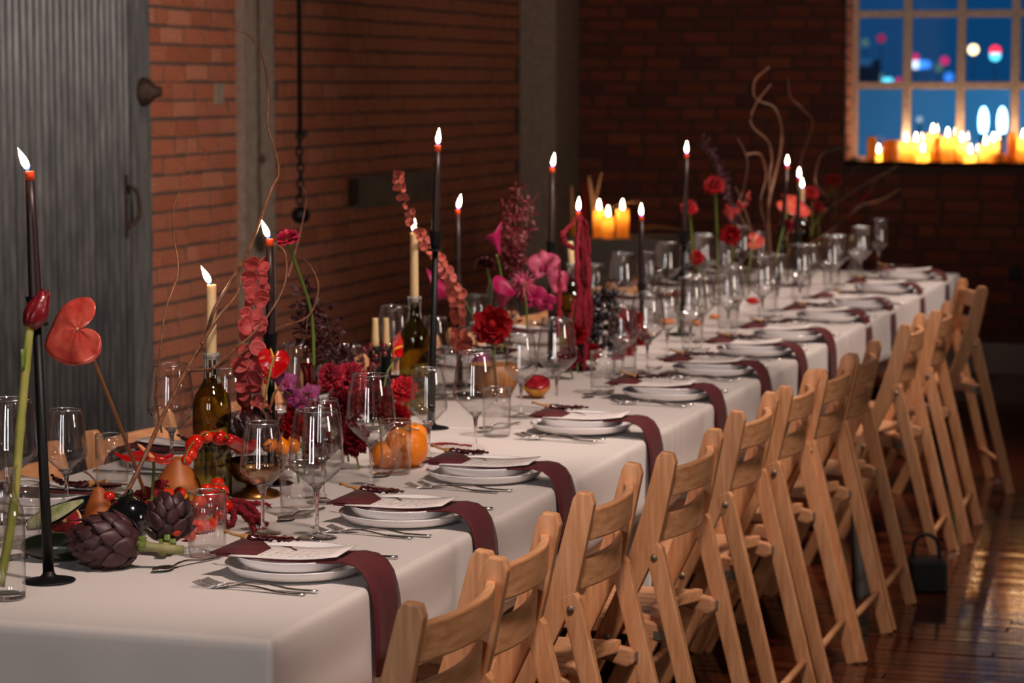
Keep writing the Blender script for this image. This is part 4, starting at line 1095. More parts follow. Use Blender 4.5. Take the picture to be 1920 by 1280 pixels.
# cherry tomatoes
TM_ = G().ball((0, 0, 1), (1, 1, .96), 18, 12).mesh('skin', 'tomato')
CA_ = G().open_lathe([(.02, 1.99), (.25, 1.98), (.5, 1.9)], 10, rf=lambda a, i: 1 + .5 * math.sin(a * 5) * (i > 0)).mesh('calyx', 'leafgreen')
M['tom_y'] = mat('yellow_tomato_skin', (232, 160, 22), .15, coat=.5)
TY_ = G().ball((0, 0, 1), (1, 1, .96), 18, 12).mesh('skin', 'tom_y')
def tomato(px, pyc, r, x, label, yellow=False):
    """centre seen at px, pyc; stands on the plane x"""
    p = atx(px, pyc, x); k = mpp(p.x, p.y); R = r * k
    t = thing('cherry_tomato', label, 'tomato', p - Vector((0, 0, R)), group='cherry tomatoes')
    link('skin', TY_ if yellow else TM_, t, Matrix.Diagonal((R, R, R, 1))); link('calyx', CA_, t, Rm('X', random.uniform(-.9, .9)) @ Rm('Y', random.uniform(-.9, .9)) @ Matrix.Diagonal((R, R, R, 1)) if False else Matrix.Diagonal((R, R, R, 1)))
    return t
for (a, b, r, x, l, yl) in [
    (314, 926, 13, -2.115, 'red cherry tomato at the left front of the broad pear', 0), (337, 924, 12, -2.12, 'red cherry tomato in front of the broad pear', 0),
    (352, 936, 13, -2.11, 'yellow cherry tomato behind the first tumbler', 1), (348, 952, 17, -2.06, 'largest orange-red cherry tomato beside the first tumbler', 0),
    (298, 944, 15, -2.10, 'red cherry tomato touching the black aubergine', 0), (318, 960, 13, -2.07, 'red cherry tomato above the smaller artichoke', 0),
    (366, 962, 20, -2.03, 'large red cherry tomato seen through the first tumbler', 0), (352, 985, 20, -2.0, 'red cherry tomato between artichoke and tumbler', 0),
    (330, 982, 15, -2.04, 'red cherry tomato behind the smaller artichoke', 0), (408, 906, 13, -2.08, 'orange-red cherry tomato before the brass bowl', 0),
    (205, 930, 11, -2.13, 'small red cherry tomato behind the long-stalked pear', 0), (262, 935, 17, -2.16, 'red cherry tomato at the foot of the red anthurium', 0),
    (280, 950, 14, -2.11, 'red cherry tomato behind the black aubergine', 0), (375, 940, 13, -2.08, 'red cherry tomato behind the tumbler rim', 0), (390, 985, 12, -1.98, 'red cherry tomato low behind the tumbler', 0), (356, 1004, 12, -1.98, 'orange cherry tomato at the foot of the tumbler', 0)]:
    tomato(a, b, r, x, l, yl)
for i, (a, b, r) in enumerate([(372, 1001, 15), (394, 996, 14), (346, 1003, 14), (412, 982, 14), (382, 978, 15), (360, 990, 15), (425, 962, 13), (402, 962, 14), (392, 945, 13), (414, 945, 13), (374, 955, 14), (404, 930, 12), (418, 930, 11), (388, 928, 12), (330, 1006, 13)]):
    X_, Y_ = sit(a, b if i < 8 else b + 38); k = mpp(X_, Y_); p = atx(a, b - r, X_)
    tomato(a, b - r, r, X_, 'small red tomato in the heap behind the first tumbler, %s from its front' % ((ORD + ['fourteenth', 'fifteenth'])[i + 1]))
# vine of tomatoes and a red pepper lying across bottle and bowl
c = atx(385, 825, -2.085); t = thing('tomato_vine', 'arching vine of small red tomatoes before the wine bottle', 'tomatoes', c); k = mpp(c.x, c.y)
for (a, b, r, s, an) in [(358, 852, 12, 1.0, 0), (350, 862, 11, 1.0, 0), (364, 832, 15, 1.35, .9), (386, 819, 12, 1.15, 0), (411, 820, 15, 1.3, -.3)]:
    p = atx(a, b, -2.085) - c
    part('tomato', G().ball((0, 0, 0), (r * k * s, r * k, r * k), 18, 12), 'tomato', t, Tm(p) @ Rm('Z', YAW) @ Rm('Y', -an))
part('vine', G().tube(catmull(rel([atx(a, b, -2.08) for a, b in ((345, 868), (352, 846), (368, 822), (390, 810), (415, 810), (428, 822))], c), 4), .0016, 6), 'leafgreen', t)
c = atx(452, 835, -2.06); t = thing('red_pepper', 'glossy red pepper lying on the brass bowl rim', 'pepper', c)
part('pod', G().tube(catmull(rel([atx(a, b, -2.06) for a, b in ((428, 823), (436, 828), (450, 836), (464, 840), (474, 834), (477, 828))], c), 5), [.008 + .007 * math.sin(PI * min(1, .15 + i / 26)) for i in range(26)], 14), 'pepper_r', t)
part('stalk', G().tube(rel([atx(428, 823, -2.06), atx(422, 816, -2.06)], c), .0022, 7), 'leafgreen', t)
# brass footed bowl with orange peppers and an artichoke on top
bx, by = -2.07, 4.84; bz = zpx(480, 862, bx, by) - T
t = thing('brass_bowl', 'footed brass bowl holding orange peppers', 'bowl', (bx, by, T))
part('bowl', G().lathe([(.0, .026), (.02, .026), (.044, .036), (.058, .055), (.063, bz), (.0615, bz + .001), (.056, .055), (.042, .039), (.0, .03)], 44), 'brass', t)
part('foot', G().lathe([(.052, 0), (.053, .003), (.048, .007), (.047, .010), (.034, .014), (.022, .02), (.02, .026), (0, .026)], 40), 'brass', t)
for i, (a, b, rr, l) in enumerate([(505, 833, 16, 'orange pepper on the left in the brass bowl'), (528, 838, 17, 'orange pepper in the middle of the brass bowl'), (550, 836, 14, 'orange pepper hanging at the right rim of the brass bowl')]):
    p = atx(a, b, -2.055 + .01 * i); k = mpp(p.x, p.y); q = rr * k
    t = thing('orange_pepper', l, 'pepper', p, group='orange peppers in the brass bowl')
    part('pod', G().lathe([(0, -q), (q * .6, -q * .85), (q, -q * .1), (q * .8, q * .6), (q * .35, q * 1.0), (q * .1, q * 1.35), (0, q * 1.4)], 16), 'pepper_o', t, Rm('Y', .2 - .3 * i))
    part('stalk', G().tube([(0, 0, q * 1.25), (q * .15, 0, q * 1.6)], .0015, 6), 'leafgreen', t)
p = atx(482, 812, -2.09); k = mpp(p.x, p.y)
artichoke('dark purple artichoke lying on top of the brass bowl', p + RT * 8 * k - UP * 22 * k, UP * 1.0 - RT * .35 - FW * .3, 66 * k, 48 * k, 40, None, seed=12, open_=.25)
for (a, b, rr, x, l) in [(757, 836, 43, -2.0, 'larger orange persimmon behind the third tumbler'), (722, 850, 29, -1.97, 'smaller orange persimmon seen through the large wine glass'), (775, 812, 24, -2.06, 'orange persimmon at the back of its group')]:
    py = b + rr * .93; q = atz(a, py, T); X_, Y_ = q.x, q.y; k = mpp(X_, Y_); R = rr * k
    fruit('persimmon', l, 'fruit', G().lathe([(0, .002), (R * .5, 0), (R * .92, R * .45), (R, R * .9), (R * .86, R * 1.4), (R * .5, R * 1.7), (R * .15, R * 1.72), (0, R * 1.66)], 28), 'orange', (X_, Y_, tabz(Y_)), (random.uniform(-.1, .1), .1, 0), 'persimmons', [('calyx', G().open_lathe([(.001, R * 1.7), (R * .3, R * 1.74), (R * .5, R * 1.72)], 12, rf=lambda a_, i: 1 + .4 * math.sin(a_ * 4) * (i > 0)), 'stalk')])
# wooden bowl, cut fruit, plum
q = atz(912, 752, T); k = mpp(q.x, q.y); R = 48 * k; hh = 62 * k
t = thing('wooden_bowl', 'turned pale wooden bowl behind the fourth place glasses', 'bowl', (q.x, q.y + R, tabz(q.y)))
part('bowl', G().lathe([(0, .006), (R * .6, 0), (R * .66, .003), (R * .92, hh * .4), (R, hh), (R * .94, hh + .001), (R * .85, hh * .45), (R * .5, hh * .2), (0, hh * .16)], 40), 'woodbowl', t)
q = atz(1006, 748, T); k = mpp(q.x, q.y); R = 26 * k
t = thing('cut_fruit', 'halved yellow and red fruit beside the wooden bowl', 'fruit', (q.x, q.y, tabz(q.y) + R * .9), rot=(.5, 0, .3))
part('skin', G().lathe([(0, -R * .9), (R * .6, -R * .75), (R, -R * .1), (R * .98, R * .25)], 26), 'quince', t); part('cut_face', G().lathe([(R * .98, R * .25), (R * .6, R * .28), (0, R * .27)], 26), 'citrus_flesh', t)
q = atz(905, 690, T + .02); fruit('plum', 'pink-purple plum in front of the red rose vase', 'fruit', G().ball((0, 0, .03), (.034, .030, .030), 20, 12), 'orch_purple', (q.x, q.y, tabz(q.y)))
# grapes
c = atx(1132, 590, -2.10); gt = thing('grape_bunch', 'heap of black grapes beside the hanging red amaranth', 'grapes', c); r_ = random.Random(4)
GB = G().ball((0, 0, 0), 1, 12, 8).mesh('grape', 'grape')
zz = c.z - tabz(c.y) - .012; cnt = 0
while cnt < 120:
    u = r_.random(); a = r_.uniform(0, 2 * PI); rad = (.035 + .030 * u) * r_.uniform(.55, 1); z = .075 - u * (zz + .075)
    link('grape', GB, gt, Tm(rad * math.cos(a), rad * math.sin(a), z) @ Matrix.Diagonal([.0115 * r_.uniform(.9, 1.1)] * 3 + [1])); cnt += 1
part('stalk', G().tube(catmull([(0, 0, -.05), (.0, 0, .05), (.02, 0, .10)], 4), .002, 6), 'twig', gt)

# ------------------------------------------------------------------ vases
def bud_vase(label, px, py_top, x, h=None, m='glass', r=.021, y=None, neck=.4, lip=1.0):
    y = ypx(px, x) if y is None else y; z = tabz(y); h = h or zpx(px, py_top, x, y) - z
    t = thing('bud_vase', label, 'vase', (x, y, z))
    pr = [(r * .8, .004), (r, .008), (r, h * .45), (r * .92, h * .55), (r * neck, h * .72), (r * neck, h * .9), (r * lip, h)]
    g = G(); g.caps = False; g.lathe(pr, 30); part('wall', g, m, t)
    part('base', G().lathe([(0, 0), (r * .8, 0), (r * .85, .004), (r * .8, .008), (0, .008)], 24), 'glass_solid' if m == 'glass' else m, t)
    return t
vx_, vy_ = sit(12, 1122); k = mpp(vx_, vy_); hv = zpx(12, 872, vx_, vy_) - T; r = 37 * k
t = thing('glass_bottle_vase', 'clear glass bottle holding a torch ginger stem at the near end', 'vase', (vx_, vy_, T))
g = G(); g.caps = False
g.lathe([(r * .96, .008), (r, .014), (r, hv * .60), (r * .93, hv * .68), (r * .66, hv * .76), (r * .60, hv * .80), (r * .60, hv * .97), (r * .7, hv)], 40); part('wall', g, 'glass', t)
g = G(); g.caps = False; g.lathe([(r * .92, .010), (r * .955, .016), (r * .955, hv * .60), (r * .88, hv * .68), (r * .60, hv * .765), (r * .54, hv * .81), (r * .54, hv * .985)], 40); part('inner_wall', g, 'glass', t)
part('base', G().lathe([(0, .001), (r * .9, 0), (r * .97, .003), (r * .96, .009), (r * .5, .012), (0, .014)], 30), 'glass_solid', t)
c = atx(60, 605, vx_); g_t = thing('torch_ginger', 'red torch ginger bud on a thick jointed green stem', 'flower', c); k = mpp(c.x, c.y)
st = catmull(rel([Vector((vx_ - .012, vy_, T + .02)), atx(24, 960, vx_), atx(38, 800, vx_), atx(48, 690, vx_), atx(56, 612, vx_)], c), 6)
part('stem', G().tube(st, [.0075 if i % 6 else .0085 for i in range(len(st))], 12), 'stem_y', g_t)
mw = axis_matrix(st[-1], st[-1] - st[-4] + RT * .01)
for L_ in range(4):
    for j in range(4):
        P = []
        for i in range(7):
            v_ = i / 6; rr = (.0205 - .0016 * L_) * math.sin(PI * (.16 + .74 * v_)) ** .8; P.append([(rr * math.sin(a), rr * math.cos(a), .057 * v_ + .004 * L_ - .002) for a in (-.9 * (1 - v_ * .5), -.45, 0, .45, .9 * (1 - v_ * .5))])
        part('bract', G().slab(P, .0008), 'ginger', g_t, mw @ Rm('Z', j * PI / 2 + L_ * .7))
part('side_leaf', G().slab([[(-.006 * s, -.012 - .010 * s, -.03 + .036 * u + .0 * s) for s in (0, .5, 1)] for u in (0, .3, .7, 1)], .001), 'leafgreen', g_t, Tm(st[-5]) @ Rm('Z', YAW))
bud_vase('deep red glass bud vase behind the purple orchid spray', 583, 682, -2.10, m='redglass', r=.022, neck=.78, lip=1.1)
bud_vase('dark red glass vase holding the pink orchids', 1078, 628, -2.10, m='redglass', r=.02, neck=.8, lip=1.1)
bud_vase('small clear vase under the red garden rose', 925, 668, -2.10, m='glass')
bud_vase('small clear vase holding the red anthurium by the tall candle', 490, 800, -2.08, m='glass', h=.075)
bud_vase('small clear vase holding carnations before the far window wall', 1345, 520, -2.15, m='glass', h=.12)
bud_vase('small clear vase holding the crimson rose among far glasses', 1375, 535, -2.06, m='glass', h=.12)
bud_vase('small clear vase at the foot of the far willow branches', 1520, 455, -2.15, m='glass', h=.14, r=.03)
bud_vase('small clear vase of carnations beside the far candle pair', 1445, 490, -2.1, m='glass', h=.12)

# ------------------------------------------------------------------ near flowers and branches
ca = atx(147, 618, -2.10)
anthurium('large coral anthurium seen from behind against the metal door', ca, -RT * 1.0 - UP * .22, -FW * .8 - RT * .40 + UP * .22, 86 * mpp(ca.x, ca.y), 'spathe_coral', spad_dir=FW - RT * .3, stem=[ca, atx(175, 675, -2.10), atx(210, 760, -2.10), atx(243, 845, -2.11), atx(272, 925, -2.12)], cup=-.16, wave=.05, stem_r=.0036)
cb = atx(288, 860, -2.11)
anthurium('flat glossy red anthurium over the pears', cb, -RT * 1.0 - UP * .05 - FW * .1, UP * 1.0 - FW * .12 + RT * .06, 76 * mpp(cb.x, cb.y), 'spathe_red', spad_dir=-RT * .8 + UP * .75, stem=[cb, atx(288, 890, -2.11), atx(284, 940, -2.11)], stem_m='leafgreen', cup=.10, wave=.06)
cc_ = atx(513, 672, -2.06)
anthurium('red anthurium with a yellow stem in front of the second candlestick', cc_, -UP * 1.0 - RT * .1, -FW * .8 + RT * .1 + UP * .2, 38 * mpp(cc_.x, cc_.y), 'spathe_red', spad='spadix_y', spad_dir=UP - RT * .3, stem=[cc_, atx(508, 690, -2.04), atx(500, 730, -2.05), atx(492, 775, -2.07)], stem_m='stem_y', cup=-.25, stem_r=.0022)
cd_ = atx(738, 655, -2.10)
anthurium('narrow red anthurium seen edge-on beside the middle wine bottle', cd_, UP * 1.0 - RT * .35, RT * .95 - FW * .35, 34 * mpp(cd_.x, cd_.y), 'spathe_red', spad='spadix_y', spad_dir=RT + UP * .4, stem=[cd_, atx(735, 680, -2.1), atx(724, 705, -2.1), atx(716, 760, -2.1)], stem_m='leafgreen', cup=.45, stem_r=.002)
branch('curly willow branch arching high over the near flowers', [tr(l, x_, .02, s) for s, (x_, l) in enumerate([
    (-2.10, [(236, 928), (270, 858), (300, 792), (345, 702), (385, 632), (402, 580), (438, 520), (466, 470), (492, 400), (510, 352), (523, 322), (516, 280), (502, 236), (503, 190), (500, 140), (486, 92), (460, 62), (436, 56)]),
    (-2.11, [(378, 645), (412, 592), (446, 548), (454, 500), (462, 478)]),
    (-2.10, [(352, 694), (400, 690), (452, 662), (520, 616), (578, 592), (597, 540), (583, 500), (562, 480)]),
    (-2.09, [(400, 690), (440, 655), (484, 615), (522, 560), (537, 516), (534, 472), (514, 456)]),
    (-2.12, [(540, 520), (562, 440), (574, 372), (566, 350)])])], .0046)
branch('thin curly willow twig rising before the brick beside the metal door', [tr([(303, 810), (293, 742), (300, 662), (310, 582), (331, 522), (333, 490), (325, 432), (331, 372), (368, 312), (386, 288), (371, 272)], -2.2, .01, 5)], .0022)
strand('eucalyptus_stem', 'upright strand of dusty red eucalyptus leaves beside the second candle', [atx(a, b, -2.12) for a, b in ((487, 488), (480, 540), (474, 590), (468, 640), (466, 700), (470, 745), (478, 775))], .0150, .0185, 'euca', 20, 3)
strand('eucalyptus_stem', 'curving strand of coral eucalyptus leaves crossing the tallest candle', [atx(a, b, -2.16) for a, b in ((746, 322), (750, 352), (765, 392), (790, 440), (815, 478), (838, 512), (853, 548), (860, 600), (862, 660))], .0085, .0165, 'euca2', 27, 9)
c = atx(537, 436, -2.10); bloom('ranunculus', 'pink ranunculus nodding on a long curved green stem', 'flower', c, UP * .9 - RT * .2 - FW * .3, 24 * mpp(c.x, c.y), 'ran_pink', 'ranunculus', stem=[c, atx(541, 456, -2.10), atx(560, 512, -2.10), atx(584, 590, -2.10), atx(588, 690, -2.10), atx(584, 760, -2.10)], stem_r=.0042)
c = atx(912, 486, -2.14); bloom('ranunculus', 'very dark ranunculus on a short green stem above the red rose', 'flower', c, UP * .9 + RT * .1 - FW * .2, 20 * mpp(c.x, c.y), 'ran_dark', 'ranunculus', stem=[c, atx(914, 505, -2.14), atx(919, 540, -2.14), atx(914, 600, -2.14)], stem_r=.0034)
sprig('dark_foliage', 'dark burgundy leafy sprig behind the pink ranunculus stem', [[atx(a, b, -2.2) for a, b in l] for l in (((572, 545), (585, 590), (600, 640), (630, 690), (645, 740)), ((612, 590), (618, 630), (632, 680), (645, 740)), ((580, 580), (575, 630), (600, 660)), ((640, 660), (650, 700), (655, 760)), ((668, 690), (655, 730), (650, 770)))], .021, .0062, 130, 'burgundy', 5, spread=.9)
sprig('dark_foliage', 'tall feathery burgundy plume rising behind the pink orchids', [[atx(a, b, -2.24) for a, b in l] for l in (((972, 352), (968, 400), (965, 450), (962, 520), (955, 640)), ((950, 385), (958, 430), (963, 480), (962, 500)), ((992, 380), (985, 430), (970, 480), (964, 510)), ((940, 430), (955, 470), (962, 500)))], .018, .0052, 170, 'plume', 6, spread=1.0)
def small_blooms(lst):
    for (nm, lab, px, py, x, R, m, kind, d) in lst:
        c = atx(px, py, x); k = mpp(c.x, c.y); z = tabz(c.y)
        bloom(nm, lab, 'flower', c, d, R * k, m, kind, stem=[c, c + Vector((.004, .004, -.03)), Vector((c.x + .01, c.y + .01, z + .004 if c.z - z < .34 else c.z - .2))])
V_ = -FW
small_blooms([
    ('carnation', 'crimson carnation at the top of the dark red cluster', 655, 708, -2.12, 36, 'carn_crim', 'carnation', V_ + UP),
    ('carnation', 'crimson carnation left of the cluster top beside the red vase', 618, 706, -2.14, 28, 'carn_crim', 'carnation', V_ - RT * .4 + UP * .6),
    ('carnation', 'dark red carnation in the middle of the cluster', 642, 765, -2.06, 38, 'rose_dark', 'carnation', V_ + UP * .4),
    ('carnation', 'dark red carnation low in the cluster behind the glasses', 662, 822, -2.0, 34, 'rose_dark', 'carnation', V_ + UP * .3),
    ('carnation', 'red carnation at the left foot of the cluster', 548, 800, -2.05, 30, 'rose_red', 'carnation', V_ + UP * .3),
    ('carnation', 'red carnation under the purple orchid spray', 560, 764, -2.09, 26, 'rose_red', 'carnation', V_ + UP * .6),
    ('carnation', 'dark crimson carnation behind the second large wine glass', 705, 752, -2.08, 34, 'rose_dark', 'carnation', V_ + UP * .5),
    ('carnation', 'red carnation right of the cluster by the bottle', 756, 728, -2.1, 27, 'carn_red', 'carnation', V_ + UP * .7),
    ('carnation', 'red carnation behind the third small wine glass', 742, 782, -2.05, 30, 'rose_red', 'carnation', V_ + UP * .2),
    ('carnation', 'dark red carnation at the back of the cluster', 690, 715, -2.2, 26, 'rose_dark', 'carnation', V_ + UP * .8),
    ('carnation', 'deep red carnation low behind the second small wine glass', 600, 830, -2.03, 30, 'rose_dark', 'carnation', V_ + UP * .3),
    ('garden_rose', 'full red garden rose facing the camera above the wooden bowl', 922, 608, -2.06, 38, 'rose_red', 'rose', V_ + UP * .1),
    ('garden_rose', 'red rose right of the black grapes', 1182, 598, -2.06, 27, 'rose_red', 'rose', V_ + UP * .7),
    ('garden_rose', 'red rose low beside the black grapes', 1168, 652, -2.04, 25, 'rose_red', 'rose', V_ + UP * .2),
    ('carnation', 'magenta carnation low behind the fifth small wine glass', 1158, 682, -2.03, 18, 'magenta', 'carnation', V_ + UP * .2),
    ('garden_rose', 'red rose between the grapes and the fifth large wine glass', 1196, 634, -2.08, 26, 'rose_red', 'rose', V_ + UP * .4),
    ('garden_rose', 'dark red rose at the foot of the grapes', 1176, 690, -2.05, 22, 'rose_dark', 'rose', V_ + UP * .3),
    ('garden_rose', 'dark red rose behind the foot of the amaranth candlestick', 1092, 690, -2.12, 24, 'rose_dark', 'rose', V_ + UP * .3),
    ('garden_rose', 'dark red rose left of the hanging amaranth', 1076, 628, -2.04, 22, 'rose_red', 'rose', V_ - RT * .3),
    ('garden_rose', 'dark red rose low under the hanging amaranth', 1066, 668, -2.02, 24, 'rose_dark', 'rose', V_ + UP * .2),
    ('garden_rose', 'red rose right of the amaranth candlestick', 1112, 660, -2.05, 18, 'rose_red', 'rose', V_ + RT * .2),
    ('carnation', 'crimson carnation behind the fifth large wine glass', 1208, 660, -2.08, 20, 'carn_crim', 'carnation', V_ + UP * .4)])
for (a, b, R, l, d) in [(538, 716, 22, 'topmost purple orchid bloom of the spray', V_ + RT * .3), (552, 742, 18, 'left purple orchid bloom of the spray', V_ - RT * .3), (580, 738, 22, 'right purple orchid bloom of the spray', V_ + RT * .5 + UP * .2), (566, 760, 18, 'lowest purple orchid bloom of the spray', V_ - UP * .4)]:
    pass
def orchid(label, c, d, R, m, lipm, stem=None, group=None, up=None):
    c = Vector(c); t = thing('orchid_bloom', label, 'flower', c, group=group); q = axis_matrix((0, 0, 0), d)
    key = ('o', m)
    if key not in PETALS:
        P = []
        for i in range(7):
            v_ = i / 6; w = .46 * math.sin(PI * min(.96, .1 + v_ * .86)) ** .8; P.append([(w * u, v_, .10 * math.sin(PI * v_) - .14 * u * u * w + .05 * v_ * v_) for u in (-1, -.5, 0, .5, 1)])
        PETALS[key] = G().slab(P, .012).mesh('petal', m)
    for k in range(5):
        s = R * (1.05 if k in (1, 4) else .95); link('petal', PETALS[key], t, q @ Rm('Z', 2 * PI * k / 5 + .1) @ Rm('X', .12) @ Matrix.Diagonal((s * (1.25 if k in (1, 4) else .85), s, s, 1)))
    P = [[(R * .22 * u * (1 - .3 * v_), -R * .05 - R * .42 * v_, R * (.22 * math.sin(PI * v_) + .22 * u * u)) for u in (-1, -.5, 0, .5, 1)] for v_ in (0, .25, .5, .75, 1)]
    part('lip', G().slab(P, R * .02), lipm, t, q)
    if stem: part('stem', G().tube(catmull(rel(stem, c), 4), .0018, 7), 'stem_brown', t)
    return t
for (a, b, R, l, d, xx) in [(536, 716, 22, 'topmost purple orchid bloom of the spray', V_ + RT * .4 + UP * .1, -2.05), (550, 742, 19, 'left purple orchid bloom of the spray', V_ - RT * .3, -2.04), (580, 738, 22, 'right purple orchid bloom of the spray', V_ + RT * .5 + UP * .2, -2.05), (566, 758, 20, 'lowest purple orchid bloom of the spray', V_ - UP * .4, -2.04)]:
    c = atx(a, b, xx); orchid(l, c, d, R * mpp(c.x, c.y), 'orch_purple', 'magenta', [c, atx(520, 730, -2.06), atx(505, 770, -2.07), atx(497, 790, -2.08)])
for (a, b, R, l, d, xx, m) in [(1020, 498, 31, 'large pale pink orchid bloom at the top of its spray', V_ + UP * .2, -2.12, 'orch_pink'), (1046, 528, 26, 'pink orchid bloom turned right beside the ivory candle', V_ + RT * .7, -2.1, 'orch_pink'), (1000, 556, 26, 'magenta orchid bloom low in the pink spray', V_ - RT * .2, -2.08, 'magenta'), (1022, 566, 22, 'lowest magenta orchid bloom above the dark red vase', V_ - UP * .3, -2.07, 'magenta')]:
    c = atx(a, b, xx); orchid(l, c, d, R * mpp(c.x, c.y), m, 'magenta', [c, atx(1040, 560, -2.11), atx(1060, 600, -2.11), atx(1076, 660, -2.10)])
c = atx(978, 528, -2.10); bloom('dahlia', 'spiky pink flower left of the pink orchids', 'flower', c, V_ + UP * .2 - RT * .3, 30 * mpp(c.x, c.y), 'orch_pink', 'spiky', stem=[c, c + Vector((.01, .01, -.06)), c + Vector((.01, .02, -.14))])
def calla(label, c, d, L, R, m, stem=None):
    c = Vector(c); t = thing('calla_lily', label, 'flower', c); q = axis_matrix((0, 0, 0), d); P = []
    for i in range(9):
        u = i / 8; r = R * (.16 + .84 * u ** 1.7); row = []
        for j in range(17):
            a = -PI * .98 + 2 * PI * .98 * j / 16; lift = L * .35 * u ** 2 * max(0, math.cos(a)) ; row.append((r * math.sin(a) * (1 + .08 * u), r * math.cos(a) + (R * .3 * u * u * math.cos(a)), -L * .55 + L * u + lift - L * .12 * u * u * (1 - math.cos(a)) / 2))
        P.append(row)
    part('spathe', G().slab(P, .0012), m, t, q); part('spadix', G().tube([(0, 0, -L * .4), (0, 0, L * .2)], [R * .14, R * .08], 8), 'spadix_y', t, q)
    if stem: part('stem', G().tube(catmull(rel(stem, c), 4), .003, 8), 'leafgreen', t)
c = atx(836, 547, -2.2); k = mpp(c.x, c.y); calla('magenta calla lily pointing left past the tallest candlestick', c, -RT * 1.0 + UP * .35, 62 * k, 24 * k, 'magenta', [c + RT * 30 * k - UP * 10 * k, atx(880, 580, -2.18), atx(915, 640, -2.14)])
c = atx(931, 455, -2.14); k = mpp(c.x, c.y); calla('magenta calla lily opening upward left of the burgundy plume', c, UP * 1.0 - RT * .25 - FW * .1, 46 * k, 15 * k, 'magenta', [c - UP * 22 * k, atx(940, 520, -2.14), atx(945, 600, -2.13)])
c = atx(942, 562, -2.10); k = mpp(c.x, c.y); calla('magenta calla lily just above the red garden rose', c, UP * 1.0 + RT * .15 - FW * .3, 50 * k, 20 * k, 'magenta', [c - UP * 22 * k, atx(945, 610, -2.1), atx(940, 660, -2.10)])

# amaranth: hanging tassels wound on a candle, and lengths lying on the cloth
def amaranth(label, strands, r, seed, thin=0):
    c = Vector(strands[0][0]); t = thing('amaranth', label, 'flower', c); r_ = random.Random(seed)
    for s in strands:
        P = catmull(s, 7); n = len(P); g = G()
        for k in range(n * 4):
            f = k / n / 4; th = 1 if f >= thin else .35 + .65 * f / thin; a = P[min(n - 1, k // 4)] - c + Vector((r_.uniform(-1, 1), r_.uniform(-1, 1), r_.uniform(-1, 1))) * r * .72 * th; q = th * r * r_.uniform(.3, .55) * (1 - .4 * (k / n / 4)); g.ball(a, q, 6, 4)
        part('tassel', g.tube([p - c + Vector((r_.uniform(-1, 1), r_.uniform(-1, 1), r_.uniform(-1, 1))) * r * .35 for p in P], [r * r_.uniform(.7, 1.35) * (1 - .5 * (i / n) ** 3) * (1 if i / n >= thin else .3 + .7 * i / n / thin) for i in range(n)], 8), 'amaranth', t)
    return t
amaranth('deep red hanging amaranth wound on the middle candle', [[atx(a, b, -2.04 + dx) for a, b in l] for dx, l in ((0, ((1088, 402), (1084, 440), (1082, 500), (1084, 560), (1080, 610))), (.012, ((1096, 410), (1098, 460), (1100, 520), (1097, 580), (1098, 650), (1096, 690))), (-.012, ((1090, 405), (1092, 470), (1090, 540), (1094, 610), (1100, 665))), (.02, ((1100, 415), (1104, 470), (1103, 530), (1106, 590), (1104, 630))), (.005, ((1086, 405), (1066, 425), (1055, 440), (1060, 455), (1074, 465))), (.03, ((1048, 495), (1050, 540), (1048, 590), (1046, 630))), (0, ((1082, 480), (1088, 540), (1086, 600), (1090, 640))), (.02, ((1078, 560), (1070, 600), (1074, 640), (1070, 690))))], .0088, 3, .55)
def lying(pts): return [Vector((p.x, p.y, tabz(p.y) + .006)) for p in (atz(a, b, T) for a, b in pts)]
amaranth('crimson amaranth lying on the cloth before the brass bowl', [lying(l) for l in (((395, 950), (430, 945), (470, 948), (505, 952)), ((420, 948), (450, 962), (470, 980), (478, 1000)), ((430, 950), (440, 970), (435, 990)), ((450, 955), (465, 970), (492, 985), (500, 988)), ((405, 955), (412, 975), (430, 992)), ((460, 950), (480, 965), (492, 990)))], .006, 5)
amaranth('crimson amaranth heaped behind the cherry tomatoes', [[atx(a, b, -2.14) for a, b in l] for l in (((252, 948), (262, 930), (285, 922), (300, 930)), ((270, 945), (290, 915), (305, 905), (312, 920)))], .009, 6)
amaranth('short thin crimson amaranth strand lying before the third place glasses', [lying(((803, 838), (830, 836), (860, 838), (884, 840)))], .0035, 7)
c = atx(700, 672, -2.28); t = thing('berry_sprig', 'dark red glossy berries on a sprig left of the middle bottle', 'berries', c); k = mpp(c.x, c.y); r_ = random.Random(2)
for j in range(16): link('berry', bpy.data.meshes.get('berry') or G().ball((0, 0, 0), .0075, 12, 8).mesh('berry', 'darkberry'), t, Tm(RT * r_.uniform(-22, 22) * k + UP * r_.uniform(-26, 26) * k + FW * r_.uniform(-.02, .02)))
part('stem', G().tube([(0, 0, .02), (.005, 0, -.06), (.01, .01, tabz(c.y) - c.z + .004)], .0022, 7), 'twig', t)
for j, (a, xx) in enumerate(((704, -2.36), (724, -2.36))):
    yy = ypx(a, xx); z0 = tabz(yy); h = zpx(a, 648, xx, yy) - z0
    t = thing('candlestick', '%s squat black candle holder behind the dark berries' % ('first', 'second')[j], 'candlestick', (xx, yy, z0)); part('body', G().lathe([(0, 0), (.026, 0), (.026, .006), (.014, .014), (.014, h - .02), (.020, h), (.012, h), (.012, h - .018), (0, h - .018)], 24), 'black_iron', t)
    taper((xx, yy, z0 + h), zpx(a, 596, xx, yy) - z0 - h, '%s short unlit pale candle behind the dark berries' % ('left-hand', 'right-hand')[j], m='ivory', lit=False)

